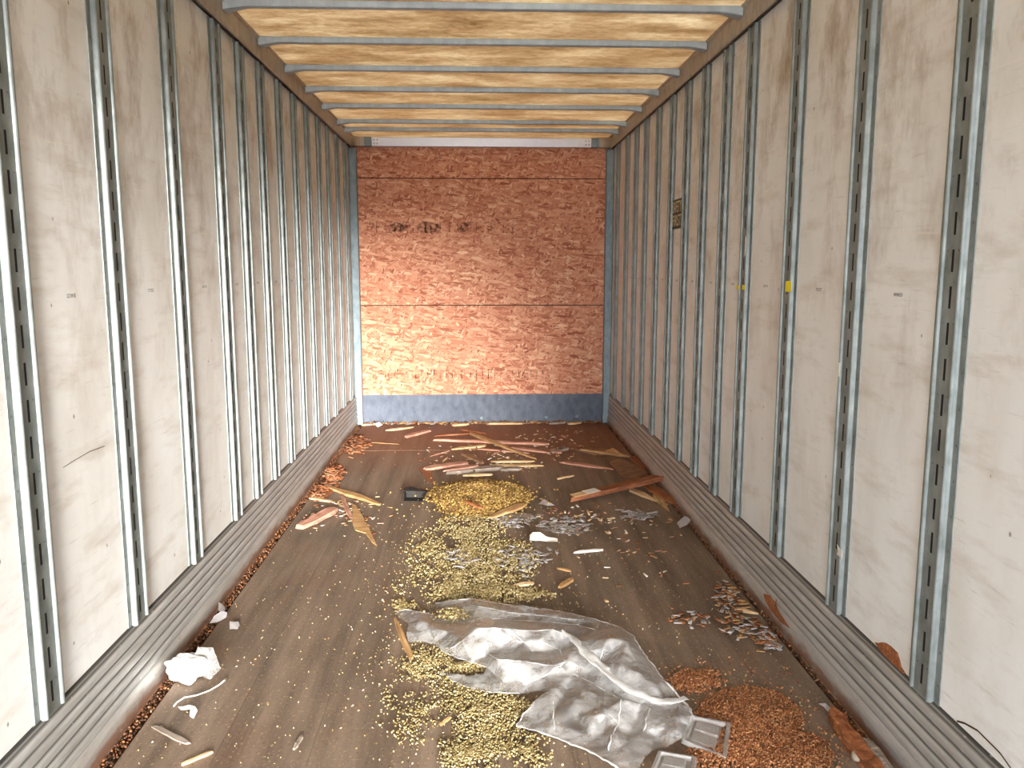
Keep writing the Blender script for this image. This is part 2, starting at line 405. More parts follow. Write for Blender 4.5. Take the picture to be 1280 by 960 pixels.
def rivet_mesh():
    bm = bmesh.new()
    for k in range(24):
        for u, p, dz in ((0.070, 0.003, 0), (-0.070, 0.003, 0), (0.026, 0.0115, 0.03), (-0.026, 0.0115, 0.03)):
            if abs(u) < 0.05 and k % 2: continue
            z = 0.36 + k * 0.1016 + dz
            if z > 2.68: continue
            r = 0.0045 if abs(u) > 0.05 else 0.0035
            ring = [bm.verts.new((-p, u + r * math.cos(a), z + r * math.sin(a))) for a in [i * math.pi / 3 for i in range(6)]]
            t = bm.verts.new((-p - 0.0025, u, z))
            for i in range(6): bm.faces.new((ring[i], ring[(i + 1) % 6], t))
    me = bpy.data.meshes.new('rivets'); bmesh.ops.recalc_face_normals(bm, faces=bm.faces); bm.to_mesh(me); bm.free()
    me.materials.append(M['rivet']); return me
PM, RM = post_mesh(), rivet_mesh()
bm = bmesh.new(); box(bm, -0.0095, -0.0085, -0.03, 0.03, 0.32, 2.69)  # near-black strip behind the web, stands in for shade in the slots
SB = bpy.data.meshes.new('slot_shade_strip'); bm.to_mesh(SB); bm.free(); SB.materials.append(M['dark'])

def strokes(bm, n, w, h, th, seed, chars='IHEFLT7C'):
    """rows of small printed letter strokes in local (u right, v up) on the plane x=0"""
    r = random.Random(seed); u = 0
    cw = w / n
    def bar(u0, u1, v0, v1):
        vs = [bm.verts.new((0, a, b)) for a, b in ((u0, v0), (u1, v0), (u1, v1), (u0, v1))]; bm.faces.new(vs)
    for i in range(n):
        c = r.choice(chars); t = th; u = i * cw; e = u + cw * 0.72
        if c in 'IHEFL': bar(u, u + t, 0, h)
        if c in 'H': bar(e - t, e, 0, h); bar(u, e, h * .45, h * .45 + t)
        if c in 'EFTC7': bar(u, e, h - t, h)
        if c in 'ELC': bar(u, e, 0, t)
        if c in 'EF': bar(u, e - t, h * .5, h * .5 + t)
        if c in 'T7': bar((u + e) / 2, (u + e) / 2 + t, 0, h)
        if c in 'C': bar(u, u + t, 0, h)

PANELS = {}
walls = {}
for s, nm in ((-1, 'left'), (1, 'right')):
    wl = struct(box_o('wall_' + nm, (min(s * 1.325, s * 1.345), max(s * 1.325, s * 1.345), Y0, 8.3, -0.05, 2.9), M['skin']),
                '%s trailer wall lined with off-white panels between slotted steel posts' % nm)
    walls[s] = wl
    ys = [Y0 - 0.04] + POST[s] + [DB + 0.03]
    PANELS[s] = []
    for a, b in zip(ys[:-1], ys[1:]):
        bm = bmesh.new(); box(bm, min(s * W, s * (W + 0.012)), max(s * W, s * (W + 0.012)), a + 0.035, b - 0.035, 0.27, 2.712)
        p = obj('lining_panel', bm, M['lining'], wl)
        PANELS[s].append((a, b, p))
        if 1.9 < a < 7.5:                                      # small black print in the middle of each panel
            bm = bmesh.new(); wd = 0.055
            strokes(bm, 6, wd, 0.011, 0.0017, int(a * 100) + s, 'EHC7')
            yc = (a + b) / 2
            for v in bm.verts: v.co = (s * (W - 0.0006), yc - s * (v.co.y - wd / 2), 1.472 + v.co.z)
            tag(obj('printed_mark', bm, M['ink'], p), 'small black print on the panel')
    for y in POST[s]:
        po = link('logistic_post', PM, None, wl)
        po.location = (s * W, y, 0); po.rotation_euler = (0, 0, 0 if s == 1 else math.pi)
        bk_ = link('slot_shade_strip', SB, None, po)
        rv = link('rivets', RM, None, po); rv['kind'] = 'stuff'

def post_of(s, y): return min((o for o in walls[s].children if o.name.startswith('logistic_post')), key=lambda o: abs(o.location.y - y))
def patch(name, label, s, y, u0, u1, z0, z1, p, mt, jag=0.0, seed=1):
    """a small flat sticker or scrap on a post, u along the wall"""
    po = post_of(s, y); r = random.Random(seed); bm = bmesh.new(); pts = []
    for (u, z) in ((u0, z0), ((u0 + u1) / 2, z0), (u1, z0), (u1, (z0 + z1) / 2), (u1, z1), ((u0 + u1) / 2, z1), (u0, z1), (u0, (z0 + z1) / 2)):
        pts.append((u + r.uniform(-jag, jag), z + r.uniform(-jag, jag)))
    A = [bm.verts.new((-p - 0.0015, u, z)) for u, z in pts]; B = [bm.verts.new((-p, u, z)) for u, z in pts]
    bm.faces.new(A); bm.faces.new(B[::-1])
    for i in range(8): bm.faces.new((A[i], A[(i + 1) % 8], B[(i + 1) % 8], B[i]))
    o = obj(name, bm, mt, po); o['label'] = label
    return o
patch('sticker', 'square yellow sticker', 1, 3.458, -0.075, -0.01, 1.462, 1.508, 0.0215, M['yellow'], 0.003)
patch('sticker', 'torn yellow sticker half', 1, 4.047, 0.028, 0.066, 1.455, 1.475, 0.0215, M['yellow'], 0.003, 2)
patch('sticker', 'torn yellow sticker half', 1, 4.047, -0.066, -0.022, 1.455, 1.478, 0.0215, M['yellow'], 0.003, 3)
patch('paper_scrap', 'torn white paper scrap', 1, 2.852, 0.034, 0.060, 1.175, 1.225, 0.0225, M['paper'], 0.005, 4)
patch('paper_scrap', 'torn white paper scrap', 1, 2.852, -0.075, -0.035, 0.52, 0.56, 0.0225, M['paper'], 0.006, 5)
patch('paper_scrap', 'whitish glue residue', 1, 4.047, -0.058, -0.04, 1.62, 1.71, 0.0225, M['paper'], 0.004, 6)

# torn patch of bare brown core low on the right wall
pp = [(1093, 803), (1097, 804), (1101, 803), (1106, 804), (1113, 808), (1119, 816), (1123, 826), (1126, 834), (1129, 842), (1112, 826), (1100, 813)]
panel = next(p for a, b, p in PANELS[1] if a < 2.5 < b)
bm = bmesh.new()
A = [bm.verts.new(onX(x, y, W - 0.006 + 0.003 * math.sin(i * 2.1))) for i, (x, y) in enumerate(pp)]
B = [bm.verts.new((W, v.co.y, v.co.z)) for v in A]
bm.faces.new(A); bm.faces.new(B[::-1])
for i in range(len(A)): bm.faces.new((A[i], A[(i + 1) % len(A)], B[(i + 1) % len(A)], B[i]))
tag(obj('torn_patch', bm, M['rust'], panel), 'torn rust-brown patch where the panel surface has broken away')
# crack in the near right panel just above the scuff plate
panel = next(p for a, b, p in PANELS[1] if a < 1.9 < b)
bm = bmesh.new()
ck = [(1196, 900), (1206, 903), (1222, 912), (1236, 926), (1250, 940), (1264, 960), (1280, 978)]
A = [bm.verts.new(onX(x, y, W - 0.0015)) for x, y in ck]; B = [bm.verts.new(onX(x, y + 2.5, W - 0.0015)) for x, y in ck]
for i in range(len(ck) - 1): bm.faces.new((A[i], A[i + 1], B[i + 1], B[i]))
tag(obj('crack', bm, M['sub'], panel), 'thin brown crack along the panel foot')
panel = next(p for a, b, p in PANELS[-1] if a < 2.5 < b)
bm = bmesh.new()
ck = [(79, 584), (95, 574), (112, 564), (131, 557)]
A = [bm.verts.new(onX(x, y, -W + 0.0012)) for x, y in ck]; B = [bm.verts.new(onX(x, y + 0.9, -W + 0.0012)) for x, y in ck]
for i in range(len(ck) - 1): bm.faces.new((A[i], A[i + 1], B[i + 1], B[i]))
tag(obj('scratch', bm, M['sub'], panel), 'long thin dark scratch')

# ---- corrugated scuff plates along the wall feet
def scuff_p(z):
    t = 1 - z / 0.3035
    if t < 0.05: return 0.005 + 0.003 * t / 0.05
    if t < 0.70:
        fr = ((t - 0.05) / 0.13) % 1
        return 0.005 + 0.011 * t + 0.013 * (1 - abs(2 * fr - 1) ** 4)
    u = (t - 0.70) / 0.30
    return 0.005 + 0.011 * t + 0.012 * math.sin(math.pi * min(u * 1.15, 0.62)) * (1 if u < 0.55 else 1 - 0.25 * (u - 0.55) / 0.45)
for s, nm in ((-1, 'left'), (1, 'right')):
    pts = []
    n = 120
    for k in range(n + 1):
        t = k / n; z = 0.3035 * (1 - t)
        p = scuff_p(z)
        pts.append((s * (W - p), z))
    pts = [(s * (W - 0.0), 0.3065)] + pts + [(s * (W - 0.030), -0.002), (s * (W - 0.030), -0.03)]
    bm = bmesh.new(); extrude_profile(bm, pts, 'Y', Y0, DB - 0.01)
    o = obj('baseboard_' + nm, bm, M['scuff'], smooth=True)
    o.data.set_sharp_from_angle(angle=math.radians(50))
    struct(o, '%s corrugated steel scuff plate along the wall foot' % nm)

sp_ = bpy.data.objects['baseboard_right']
rp = [(954, 742), (962, 744), (967, 741), (971, 750), (970, 756), (975, 766), (988, 786), (976, 778), (964, 764), (957, 752)]
def on_scuff(x, y):
    P = onX(x, y, 1.25)
    for _ in range(12):
        P = onX(x, y, W - scuff_p(P.z) - 0.0025)
    return P
bm = bmesh.new(); A = [bm.verts.new(on_scuff(x, y)) for x, y in rp]; f_ = bm.faces.new(A); cc_ = bm.verts.new(on_scuff(968, 761)); bm.faces.remove(f_)
for k in range(len(A)): bm.faces.new((A[k], A[(k + 1) % len(A)], cc_))
tag(obj('rust_patch', bm, M['rust'], sp_), 'orange rust patch')

# ---- top rails
for i, s in enumerate((-1, 1)):
    X = lambda p: s * p
    pts = [(X(1.325), 2.735), (X(1.262), 2.735), (X(1.262), 2.712), (X(1.247), 2.700), (X(1.243), 2.702), (X(1.240), 2.712), (X(1.238), 2.795), (X(1.230), 2.803), (X(1.227), 2.803), (X(1.227), 2.8125), (X(1.325), 2.8125)]
    bm = bmesh.new(); extrude_profile(bm, pts, 'Y', Y0, DB - 0.03, True)
    struct(obj('trim_%d' % (i + 1), bm, M['rail']), '%s top rail under the roof edge' % ('left', 'right')[i])

# ---- roof sheet and bows
roof = struct(box_o('ceiling', (-1.345, 1.345, Y0, 8.3, ZROOF, ZROOF + 0.004), M['roof']), 'translucent mottled tan roof sheet')
def bow_mesh():
    bm = bmesh.new(); N = 64
    secs = []
    for k in range(N + 1):
        x = -1.236 + 2.472 * k / N
        e = max(0, 1 - (1.236 - abs(x)) / 0.11)               # flared ends
        flare = 0.016 * e ** 1.2
        zb = 2.7795 - flare
        d0, d1 = 0.022, 0.022 + 0.035 * e
        pr = [(-d0, 2.807), (-d0 + 0.002, zb + 0.003), (-d0 + 0.005, zb), (d1 - 0.005, zb), (d1 - 0.002, zb + 0.003), (d1, 2.807), (d1 - 0.01, 2.8125), (-d0 + 0.012, 2.8125), (-d0 + 0.012, 2.807)]
        secs.append([bm.verts.new((x, y, z)) for y, z in pr])
    for a, b in zip(secs[:-1], secs[1:]):
        for i in range(len(a)):
            bm.faces.new((a[i], a[(i + 1) % len(a)], b[(i + 1) % len(a)], b[i]))
    bm.faces.new(secs[0]); bm.faces.new(secs[-1][::-1])
    bmesh.ops.recalc_face_normals(bm, faces=bm.faces)
    me = bpy.data.meshes.new('roof_bow'); bm.to_mesh(me); bm.free(); me.materials.append(M['bow'])
    return me
BM_ = bow_mesh()
for y in (-2.0, -1.39, -0.78, -0.17, 0.44, 1.05, 1.66, 2.27, 2.87, 3.48, 4.10, 4.725, 5.35, 5.955, 6.56, 7.23, 7.63):
    b = link('roof_bow', BM_, None, roof); b.location = (0, y + 0.02, 0)
    b.scale.z = 1

struct(box_o('trim_6', (-1.345, 1.345, Y0 - 0.06, Y0, 2.62, 2.9), M['rail']), 'unseen rear door header added to cut the low sun')  # out of view, added to keep the sun off the upper walls

# ---- nose wall: OSB sheets, kick plate, header, corner posts
wb_ = struct(box_o('wall_back', (-1.345, 1.345, 8.25, 8.3, -0.05, 2.9), M['skin']), 'nose wall of orange strand board')
sheets = []
for z0, z1 in ((0.02, 1.187), (1.1945, 2.420), (2.4275, 2.74)):
    bm = bmesh.new(); box(bm, -1.27, 1.27, DB, DB + 0.018, z0, z1, 0.002)
    sheets.append(obj('strand_board_sheet', bm, M['osb'], wb_))
for (sheet, zc, h, x0, x1, n, sd_) in ((sheets[1], 1.955, 0.105, -1.13, 0.38, 17, 5), (sheets[0], 0.50, 0.085, -1.11, 0.72, 30, 9)):
    bm = bmesh.new(); strokes(bm, n, x1 - x0, h, 0.009, sd_, 'IIHEFL7')
    if zc > 1:
        for (uc, vc, ru, rv) in ((0.60, 0.05, 0.12, 0.055), (0.30, 0.05, 0.10, 0.045), (0.95, 0.045, 0.05, 0.06)):
            bm.faces.new([bm.verts.new((0, uc + ru * math.cos(k * math.pi / 8), vc + rv * math.sin(k * math.pi / 8))) for k in range(16)])
    for v in bm.verts: v.co = (x0 + v.co.y, DB - 0.0008, zc - h / 2 + v.co.z)
    tag(obj('ink_stamp', bm, M['stamp'], sheet), 'faded row of dark stamped lettering')
bm = bmesh.new()                                               # screw heads
for z in (2.69, 2.61, 2.45, 2.40, 1.22):
    for x in (-0.85, -0.42, 0.02, 0.44, 0.86):
        g = bmesh.ops.create_icosphere(bm, subdivisions=1, radius=0.007, matrix=Matrix.Translation((x + 0.02 * math.sin(z * 40 + x), DB - 0.001, z)))
tag(obj('screw_heads', bm, M['paper'], wb_), None, kind='stuff')

bm = bmesh.new(); box(bm, -1.206, 1.212, DB - 0.006, DB - 0.0005, 0.0, 0.2935, 0.001)
kick = struct(obj('baseboard_back', bm, M['kick']), 'scratched grey steel kick plate across the nose wall')
for x, z in ((0.64, 0.055), (0.95, 0.06), (-0.02, 0.05), (0.16, 0.24)):
    bm = bmesh.new(); bmesh.ops.create_cone(bm, cap_ends=True, segments=10, radius1=0.02 if z < 0.1 else 0.008, radius2=0.014 if z < 0.1 else 0.006, depth=0.006,
        matrix=Matrix.Translation((x, DB - 0.008, z)) @ Matrix.Rotation(math.pi / 2, 4, 'X'))
    obj('bolt_head', bm, M['corner'], kick)
for i, s in enumerate((-1, 1)):
    x0, x1 = sorted((s * 1.207, s * 1.281))
    bm = bmesh.new(); box(bm, x0, x1, DB - 0.075, DB - 0.007, 0.0, 2.70, 0.006)
    struct(obj('trim_%d' % (i + 3), bm, M['corner']), '%s blue-grey steel corner post beside the strand board' % ('left', 'right')[i])
hd = struct(box_o('trim_5', (-1.06, 1.06, DB - 0.055, DB - 0.001, 2.716, 2.803), M['header'], None, 0.004), 'white aluminium header across the top of the nose wall')
for s in (-1, 1):
    bm = bmesh.new(); box(bm, *sorted((s * 1.062, s * 1.13)), DB - 0.057, DB - 0.001, 2.716, 2.803, 0.002)
    tag(obj('end_plate', bm, M['corner'], hd), 'grey end plate')
    bm = bmesh.new()                                           # curved corner casting to the top rail
    pr = []
    for k in range(9):
        a = k / 8 * math.pi / 2
        pr.append((s * (1.13 + 0.105 * math.sin(a)), DB - 0.057 - 0.10 * (1 - math.cos(a))))
    pr2 = [(s * 1.235, DB - 0.001), (s * 1.13, DB - 0.001)]
    extrude_profile(bm, pr + pr2, 'Z', 2.716, 2.803, True)
    tag(obj('corner_casting', bm, M['rail'], hd), 'brownish curved corner piece')
    bm = bmesh.new()
    for dx in (0.02, 0.05):
        for z in (2.742, 2.776):
            bmesh.ops.create_icosphere(bm, subdivisions=1, radius=0.006, matrix=Matrix.Translation((s * (1.055 - dx), DB - 0.055, z)))
    obj('bolt', bm, M['dark'], hd)

# ================================================================== SAFETY SIGN
bm = bmesh.new(); box(bm, W - 0.0062, W - 0.0048, 5.345, 5.612, 1.818, 2.012)
sign = obj('safety_sign', bm, M['green'])
tag(sign, 'small dark green sign reading SAFETY FIRST in cream letters on right wall', 'sign')
bm = bmesh.new(); box(bm, W - 0.0048, W + 0.001, 5.36, 5.60, 1.83, 2.0); obj('backing_tape', bm, M['paper'], sign)
for txt, z in (('SAFETY', 1.927), ('FIRST', 1.838)):
    cu = bpy.data.curves.new('lettering', 'FONT'); cu.body = txt; cu.size = 0.105; cu.extrude = 0.0004
    tmp = bpy.data.objects.new('lettering', cu); C.objects.link(tmp)
    dg = bpy.context.evaluated_depsgraph_get(); dg.update()
    me = bpy.data.meshes.new_from_object(tmp.evaluated_get(dg))
    bpy.data.objects.remove(tmp)
    xs = [v.co.x for v in me.vertices]; w = max(xs) - min(xs); k = 0.235 / w
    for v in me.vertices: v.co = Vector(((v.co.x - min(xs)) * k, v.co.y, v.co.z))
    me.materials.clear()
    o = link('lettering', me, M['cream'], sign); o['label'] = 'cream word ' + txt
    # local x -> -Y, local y -> +Z, local z -> -X
    o.matrix_local = Matrix(((0, 0, -1, W - 0.0068), (-1, 0, 0, 5.602), (0, 1, 0, z), (0, 0, 0, 1)))

# ================================================================== WOOD ON THE FLOOR
def splinter(label, p1, p2, w, t, mk, z1=0.0, z2=0.0, taper=(0.5, 0.4), seed=0, bend=0.0, name='wood_splinter', cat='splinter', group=None, parts=None, roll=0.0):
    """a broken strip of wood lying from photo point p1 to p2"""
    r = random.Random(seed + int(p1[0] * 7 + p2[1] * 3))
    A, B = F(*p1, z1), F(*p2, z2); d = B - A; L = d.length
    n = max(6, min(14, int(L / 0.045)))
    bm = bmesh.new(); secs = []
    for k in range(n + 1):
        x = k / n
        e = 1.0
        l0, l1 = (0.45 if taper[0] <= 0.4 else 0.16), (0.5 if taper[1] <= 0.3 else 0.16)
        if x < l0: e = taper[0] + (1 - taper[0]) * (x / l0)
        if x > 1 - l1: e = min(e, taper[1] + (1 - taper[1]) * ((1 - x) / l1))
        wa, wb2 = w * 0.5 * e * r.uniform(0.82, 1.1), w * 0.5 * e * r.uniform(0.82, 1.1)
        tt = t * (0.55 + 0.45 * e) * r.uniform(0.85, 1.05)
        off = bend * math.sin(math.pi * x) + r.uniform(-1, 1) * w * 0.05
        j = (r.uniform(-1, 1) * min(w, 0.04, L * .1) if k in (0, n) else 0), (r.uniform(-1, 1) * min(w, 0.04, L * .1) if k in (0, n) else 0)
        secs.append([bm.verts.new(v) for v in ((x * L + j[0], off - wa, 0), (x * L + j[1], off + wb2, 0), (x * L + j[1] * .6, off + wb2 * .9, tt), (x * L + j[0] * .6, off - wa * .9, tt * r.uniform(.85, 1)))])
    for a, b in zip(secs[:-1], secs[1:]):
        for i in range(4): bm.faces.new((a[i], a[(i + 1) % 4], b[(i + 1) % 4], b[i]))
    bm.faces.new(secs[0][::-1]); bm.faces.new(secs[-1])
    o = obj(name, bm, M[mk])
    q = d.to_track_quat('X', 'Z')
    o.rotation_mode = 'QUATERNION'; o.rotation_quaternion = q
    o.location = A + Vector((0, 0, 0.001))
    tag(o, label, cat, group)
    return o
def flat(label, poly, t, mk, hs=0.004, name='wood_sheet', cat='wood sheet', seed=1, rough=0.0):
    """a flat torn piece, outline in photo points, one height per point"""
    hs = [hs] * len(poly) if isinstance(hs, (int, float)) else hs
    P = [F(x, y, h + t) for (x, y), h in zip(poly, hs)]
    c = sum(P, Vector()) / len(P); c.z = 0
    bm = bmesh.new()
    T = [bm.verts.new(p - c) for p in P]; Bm = [bm.verts.new(p - c - Vector((0, 0, t))) for p in P]
    f = [bm.faces.new(T), bm.faces.new(Bm[::-1])]
    for i in range(len(P)): bm.faces.new((T[i], T[(i + 1) % len(P)], Bm[(i + 1) % len(P)], Bm[i]))
    bmesh.ops.triangulate(bm, faces=f)
    if rough:
        bmesh.ops.subdivide_edges(bm, edges=bm.edges, cuts=4, use_grid_fill=True)
        for v in bm.verts:
            q = Vector((v.co.x * 45, v.co.y * 18, v.co.z * 45))
            if v.co.z > 0.004: v.co += Vector((noise.noise(q), noise.noise(q + Vector((7, 7, 7))), noise.noise(q * 1.6 + Vector((3, 1, 7))))) * rough
    o = obj(name, bm, M[mk]); o.location = c + Vector((0, 0, 0.001))
    return tag(o, label, cat)

S = splinter
LATH = 'broken wood heaped near the nose wall'
S('long pinkish lath lying crosswise, farthest of the heap', (546, 551), (685, 556.5), 0.05, 0.022, 'pink', 0.0, 0.0, (0.8, 0.8), 1, group=LATH)
S('long tan lath slanting across the top of the wood heap', (587, 542.5), (668, 574), 0.05, 0.018, 'tan', 0.03, 0.012, (0.7, 0.3), 2, group=LATH)
S('cream lath end pointing left beneath the slanting tan lath', (563, 562.5), (607, 558), 0.06, 0.014, 'pale', 0.0, 0.002, (0.4, 0.8), 3, group=LATH)
S('thin pinkish strip running right from under the slanting lath', (603, 562), (660, 567), 0.04, 0.012, 'pink', 0, 0, (0.5, 0.3), 4, group=LATH)
S('pink splintered strip just behind the slanting lath tip', (640, 560.5), (688, 567), 0.06, 0.016, 'pink', 0, 0, (0.6, 0.3), 5, group=LATH)
S('dark reddish stick behind the long pinkish lath', (576, 538), (608, 543), 0.04, 0.02, 'red', 0, 0, (0.6, 0.3), 6, group=LATH)
S('thin reddish strip at the back left of the heap', (546, 545.5), (586, 543), 0.04, 0.016, 'red', 0, 0, (0.4, 0.6), 7, group=LATH)
S('broad pink-edged board at the front left of the wood heap', (534, 587), (581, 580), 0.09, 0.02, 'pink', 0.004, 0.012, (0.5, 0.7), 8, group=LATH)
S('pinkish strip overlapping the bark at the heap front', (556, 589), (598, 582.5), 0.06, 0.012, 'pink', 0.03, 0.03, (0.4, 0.5), 9, group=LATH)
S('short grey-brown stick pointing away in the middle of the heap', (581, 569.5), (603, 580), 0.05, 0.022, 'brown', 0.0, 0.0, (0.9, 0.6), 10, group=LATH)
S('narrow pale strip behind the bright cream lath', (615.5, 578), (665, 577.5), 0.045, 0.012, 'pale', 0, 0, (0.5, 0.4), 11, group=LATH)
S('bright cream lath at the right front of the heap', (615.5, 583), (675, 582.5), 0.06, 0.012, 'pale', 0, 0, (0.5, 0.4), 12, group=LATH)
S('thick grey-brown bark strip bordering the yellow grain heap', (560, 592), (628, 586.5), 0.09, 0.03, 'grey', 0, 0, (0.5, 0.4), 13, group=LATH)
S('grey-brown bark scrap right of the bark strip', (627, 588), (652, 587), 0.07, 0.02, 'grey', 0, 0, (0.5, 0.5), 131, group=LATH)
S('cream sliver lying on the back edge of the grain heap', (577.5, 595.5), (616, 594), 0.05, 0.016, 'pale', 0.03, 0.03, (0.3, 0.3), 14, group=LATH)
flat('flat rust-red torn sheet left of the grain heap', [(523, 585), (529, 583.5), (538, 588), (541, 599), (541, 607), (535, 600)], 0.004, 'red', 0.002)
S('thin pale sliver left of the wood heap', (537, 571), (560, 564.5), 0.025, 0.008, 'pink', 0, 0, (0.3, 0.3), 15)
S('tiny pale sliver beside another left of the heap, nearer the grain', (554, 577), (560, 572), 0.02, 0.008, 'pale', 0, 0, (0.3, 0.3), 16)
S('cream stick against the kick plate, left of centre', (567, 532.5), (585, 531), 0.07, 0.02, 'pale', 0, 0, (0.5, 0.5), 17)
S('long cream strip along the foot of the kick plate', (611, 530.5), (651, 530.3), 0.05, 0.018, 'pale', 0, 0, (0.5, 0.5), 18)
S('short cream chip at the kick plate foot, right of centre', (709, 530.6), (726, 529.4), 0.06, 0.02, 'pale', 0, 0, (0.5, 0.3), 181)
S('brown-edged strip at the kick plate foot beside a short cream chip', (687, 530.2), (706, 529.6), 0.05, 0.02, 'grey', 0, 0, (0.5, 0.3), 182)
S('thin pale stick near the left corner post', (452, 532), (470, 531), 0.05, 0.015, 'pale', 0, 0, (0.5, 0.3), 183)
S('pale stick lying in front of the kick plate at left', (485, 538.7), (518, 534.5), 0.05, 0.016, 'pale', 0, 0, (0.5, 0.3), 19)
S('short pinkish stick left of the wood heap near the nose wall', (508, 547), (535, 539.8), 0.06, 0.022, 'pink', 0, 0, (0.7, 0.6), 20)
S('very thin yellow straw-like sliver on the red-brown boards at left', (464, 553.5), (497, 555.5), 0.018, 0.006, 'tan', 0, 0, (0.4, 0.3), 21)

# right-hand cluster
lath = S('big reddish lath with a pale broken end beside the right wall', (716, 625.5), (823, 600), 0.085, 0.035, 'red', 0.006, 0.06, (0.6, 0.95), 22)
bm = bmesh.new(); box(bm, 0.0, 0.10, -0.036, 0.034, 0.030, 0.0345, 0.001); tag(obj('broken_end', bm, M['pale'], lath), 'pale torn end')
bm = bmesh.new(); box(bm, 0.10, 0.2, -0.042, 0.038, 0.034, 0.0375, 0.001); tag(obj('paper_residue', bm, M['paper'], lath), 'whitish torn paper residue')
S('pale pinkish strip left of the flat brown sheet', (705, 579), (764, 587), 0.07, 0.014, 'pink', 0, 0, (0.6, 0.3), 23)
flat('flat brown sheet leaning under the big reddish lath', [(762, 577), (777, 573.5), (793, 581), (809, 590), (808, 597), (794, 604), (785, 605)], 0.006, 'brown', [0.004, 0.03, 0.03, 0.03, 0.012, 0.003, 0.003])
S('pale cream edge strip along the front of the flat brown sheet', (764, 580), (794, 605), 0.03, 0.008, 'tan', 0.003, 0.003, (0.5, 0.4), 24)
S('brown strip behind the pale pinkish strip', (720, 563.5), (755, 569.5), 0.06, 0.02, 'brown', 0, 0, (0.5, 0.5), 25)
S('long pale splinter lying before the curled tan sheet', (728, 563), (786, 571.5), 0.05, 0.018, 'tan', 0.021, 0.006, (0.4, 0.4), 26)
flat('curled tan sheet at the foot of the right scuff plate', [(757, 563), (766, 560), (776, 566), (782, 571), (770, 570)], 0.005, 'tan', [0.002, 0.03, 0.035, 0.004, 0.002])
flat('flat reddish board strip pushed against the right scuff plate', [(787, 571), (797, 569), (808, 583), (806, 587), (799, 583)], 0.012, 'red', 0.003)
S('pale cream lath lying in front of the big reddish lath', (787, 612), (819, 627), 0.06, 0.014, 'pale', 0, 0, (0.5, 0.3), 27)
S('tan board running along the right scuff plate in front of the lath', (809, 609), (849, 633), 0.075, 0.018, 'rust', 0.016, 0.002, (0.6, 0.4), 28)
flat('flat brown torn sheet behind the tan board by the scuff plate', [(814, 609), (829, 607.5), (834, 617), (843, 625), (838, 629), (826, 619)], 0.005, 'brown', 0.002)
S('short tan splinter pointing to the viewer below the tan board', (819, 618), (834, 638), 0.05, 0.014, 'tan', 0.0, 0.0, (0.6, 0.3), 29)
S('grey-brown jagged stick at the right end of the wood heap', (690, 566.5), (711, 561.5), 0.05, 0.02, 'grey', 0, 0, (0.5, 0.5), 30)
S('short upright-leaning splinter at the right end of the heap', (700, 562), (703, 559), 0.04, 0.02, 'brown', 0.0, 0.07, (0.6, 0.4), 31)
S('pinkish chip cluster strip right of the wood heap', (690, 563), (700, 567.5), 0.06, 0.02, 'pink', 0, 0, (0.5, 0.5), 311)
S('short yellow splinter alone right of the grain heap', (696, 599.5), (717, 595), 0.025, 0.01, 'pale', 0, 0, (0.5, 0.5), 32)

# left-hand cluster
S('tapered tan lath pointing right on the left floor', (410, 610), (477, 632.5), 0.07, 0.02, 'tan', 0.004, 0.002, (0.4, 0.25), 33)
S('thin pale stick lying left of the narrow pinkish stick', (387, 623.5), (417, 628.5), 0.03, 0.012, 'pale', 0, 0, (0.5, 0.5), 34)
S('thick two-edged pink lath nearest the left scuff plate', (377, 660), (419, 638.5), 0.085, 0.028, 'pink', 0.0, 0.02, (0.7, 0.7), 35)
S('narrow pinkish stick lying beside the tan dagger-shaped sheet', (427, 621), (439, 649), 0.03, 0.014, 'pink', 0, 0, (0.6, 0.5), 36)
flat('tan dagger-shaped torn sheet pointing to the viewer', [(440, 629), (445, 632), (452, 643), (460, 657), (471, 681.5), (465, 677), (457, 666), (444, 662), (441, 655)], 0.008, 'tan', [0.012, 0.012, 0.01, 0.008, 0.002, 0.002, 0.004, 0.004, 0.008])
S('orange-brown splinter behind the tapered tan lath', (403, 623), (423, 607), 0.04, 0.014, 'rust', 0.0, 0.0, (0.5, 0.5), 37)
flat('torn brown board scrap against the left scuff plate', [(391, 617), (400, 604), (408, 603), (404, 612), (397, 622)], 0.012, 'brown', 0.003)
# middle and foreground
S('flat tan splinter on the right edge of the grain heap', (614, 648), (655, 632), 0.075, 0.016, 'tan', 0.012, 0.03, (0.4, 0.5), 38)
S('thin orange splinter half sunk in the yellow grain heap', (581, 627), (604, 637), 0.03, 0.012, 'rust', 0.085, 0.06, (0.4, 0.4), 39)
S('thin white stick alone on the brown floor at right', (719.5, 691.5), (752, 688.5), 0.02, 0.012, 'paper', 0, 0, (0.5, 0.5), 40, name='white_stick', cat='stick')
S('brown splinter at the left tip of the plastic sheet', (493, 774), (514, 824), 0.028, 0.012, 'tan', 0.0, 0.0, (0.35, 0.8), 41)
S('cream splinter among grey flakes by the right scuff plate', (919, 762.5), (946, 768), 0.028, 0.012, 'pale', 0, 0, (0.5, 0.3), 42)
S('grey flat stick on the near left floor', (192, 909), (234, 930), 0.022, 0.006, 'grey', 0, 0, (0.6, 0.6), 43, name='grey_stick', cat='stick')
S('thin tan straw at the bottom left of the floor', (228, 957), (266, 941), 0.012, 0.008, 'pale', 0, 0, (0.7, 0.7), 44, name='straw', cat='stick')
S('short tan chip right of the plastic sheet top edge', (700, 735), (716, 725), 0.03, 0.014, 'tan', 0, 0, (0.5, 0.5), 45, name='wood_chip', cat='chip')
S('pale chip beside the yellow grain above the plastic sheet', (640, 734), (668, 730), 0.035, 0.012, 'pale', 0, 0, (0.4, 0.4), 46, name='wood_chip', cat='chip')
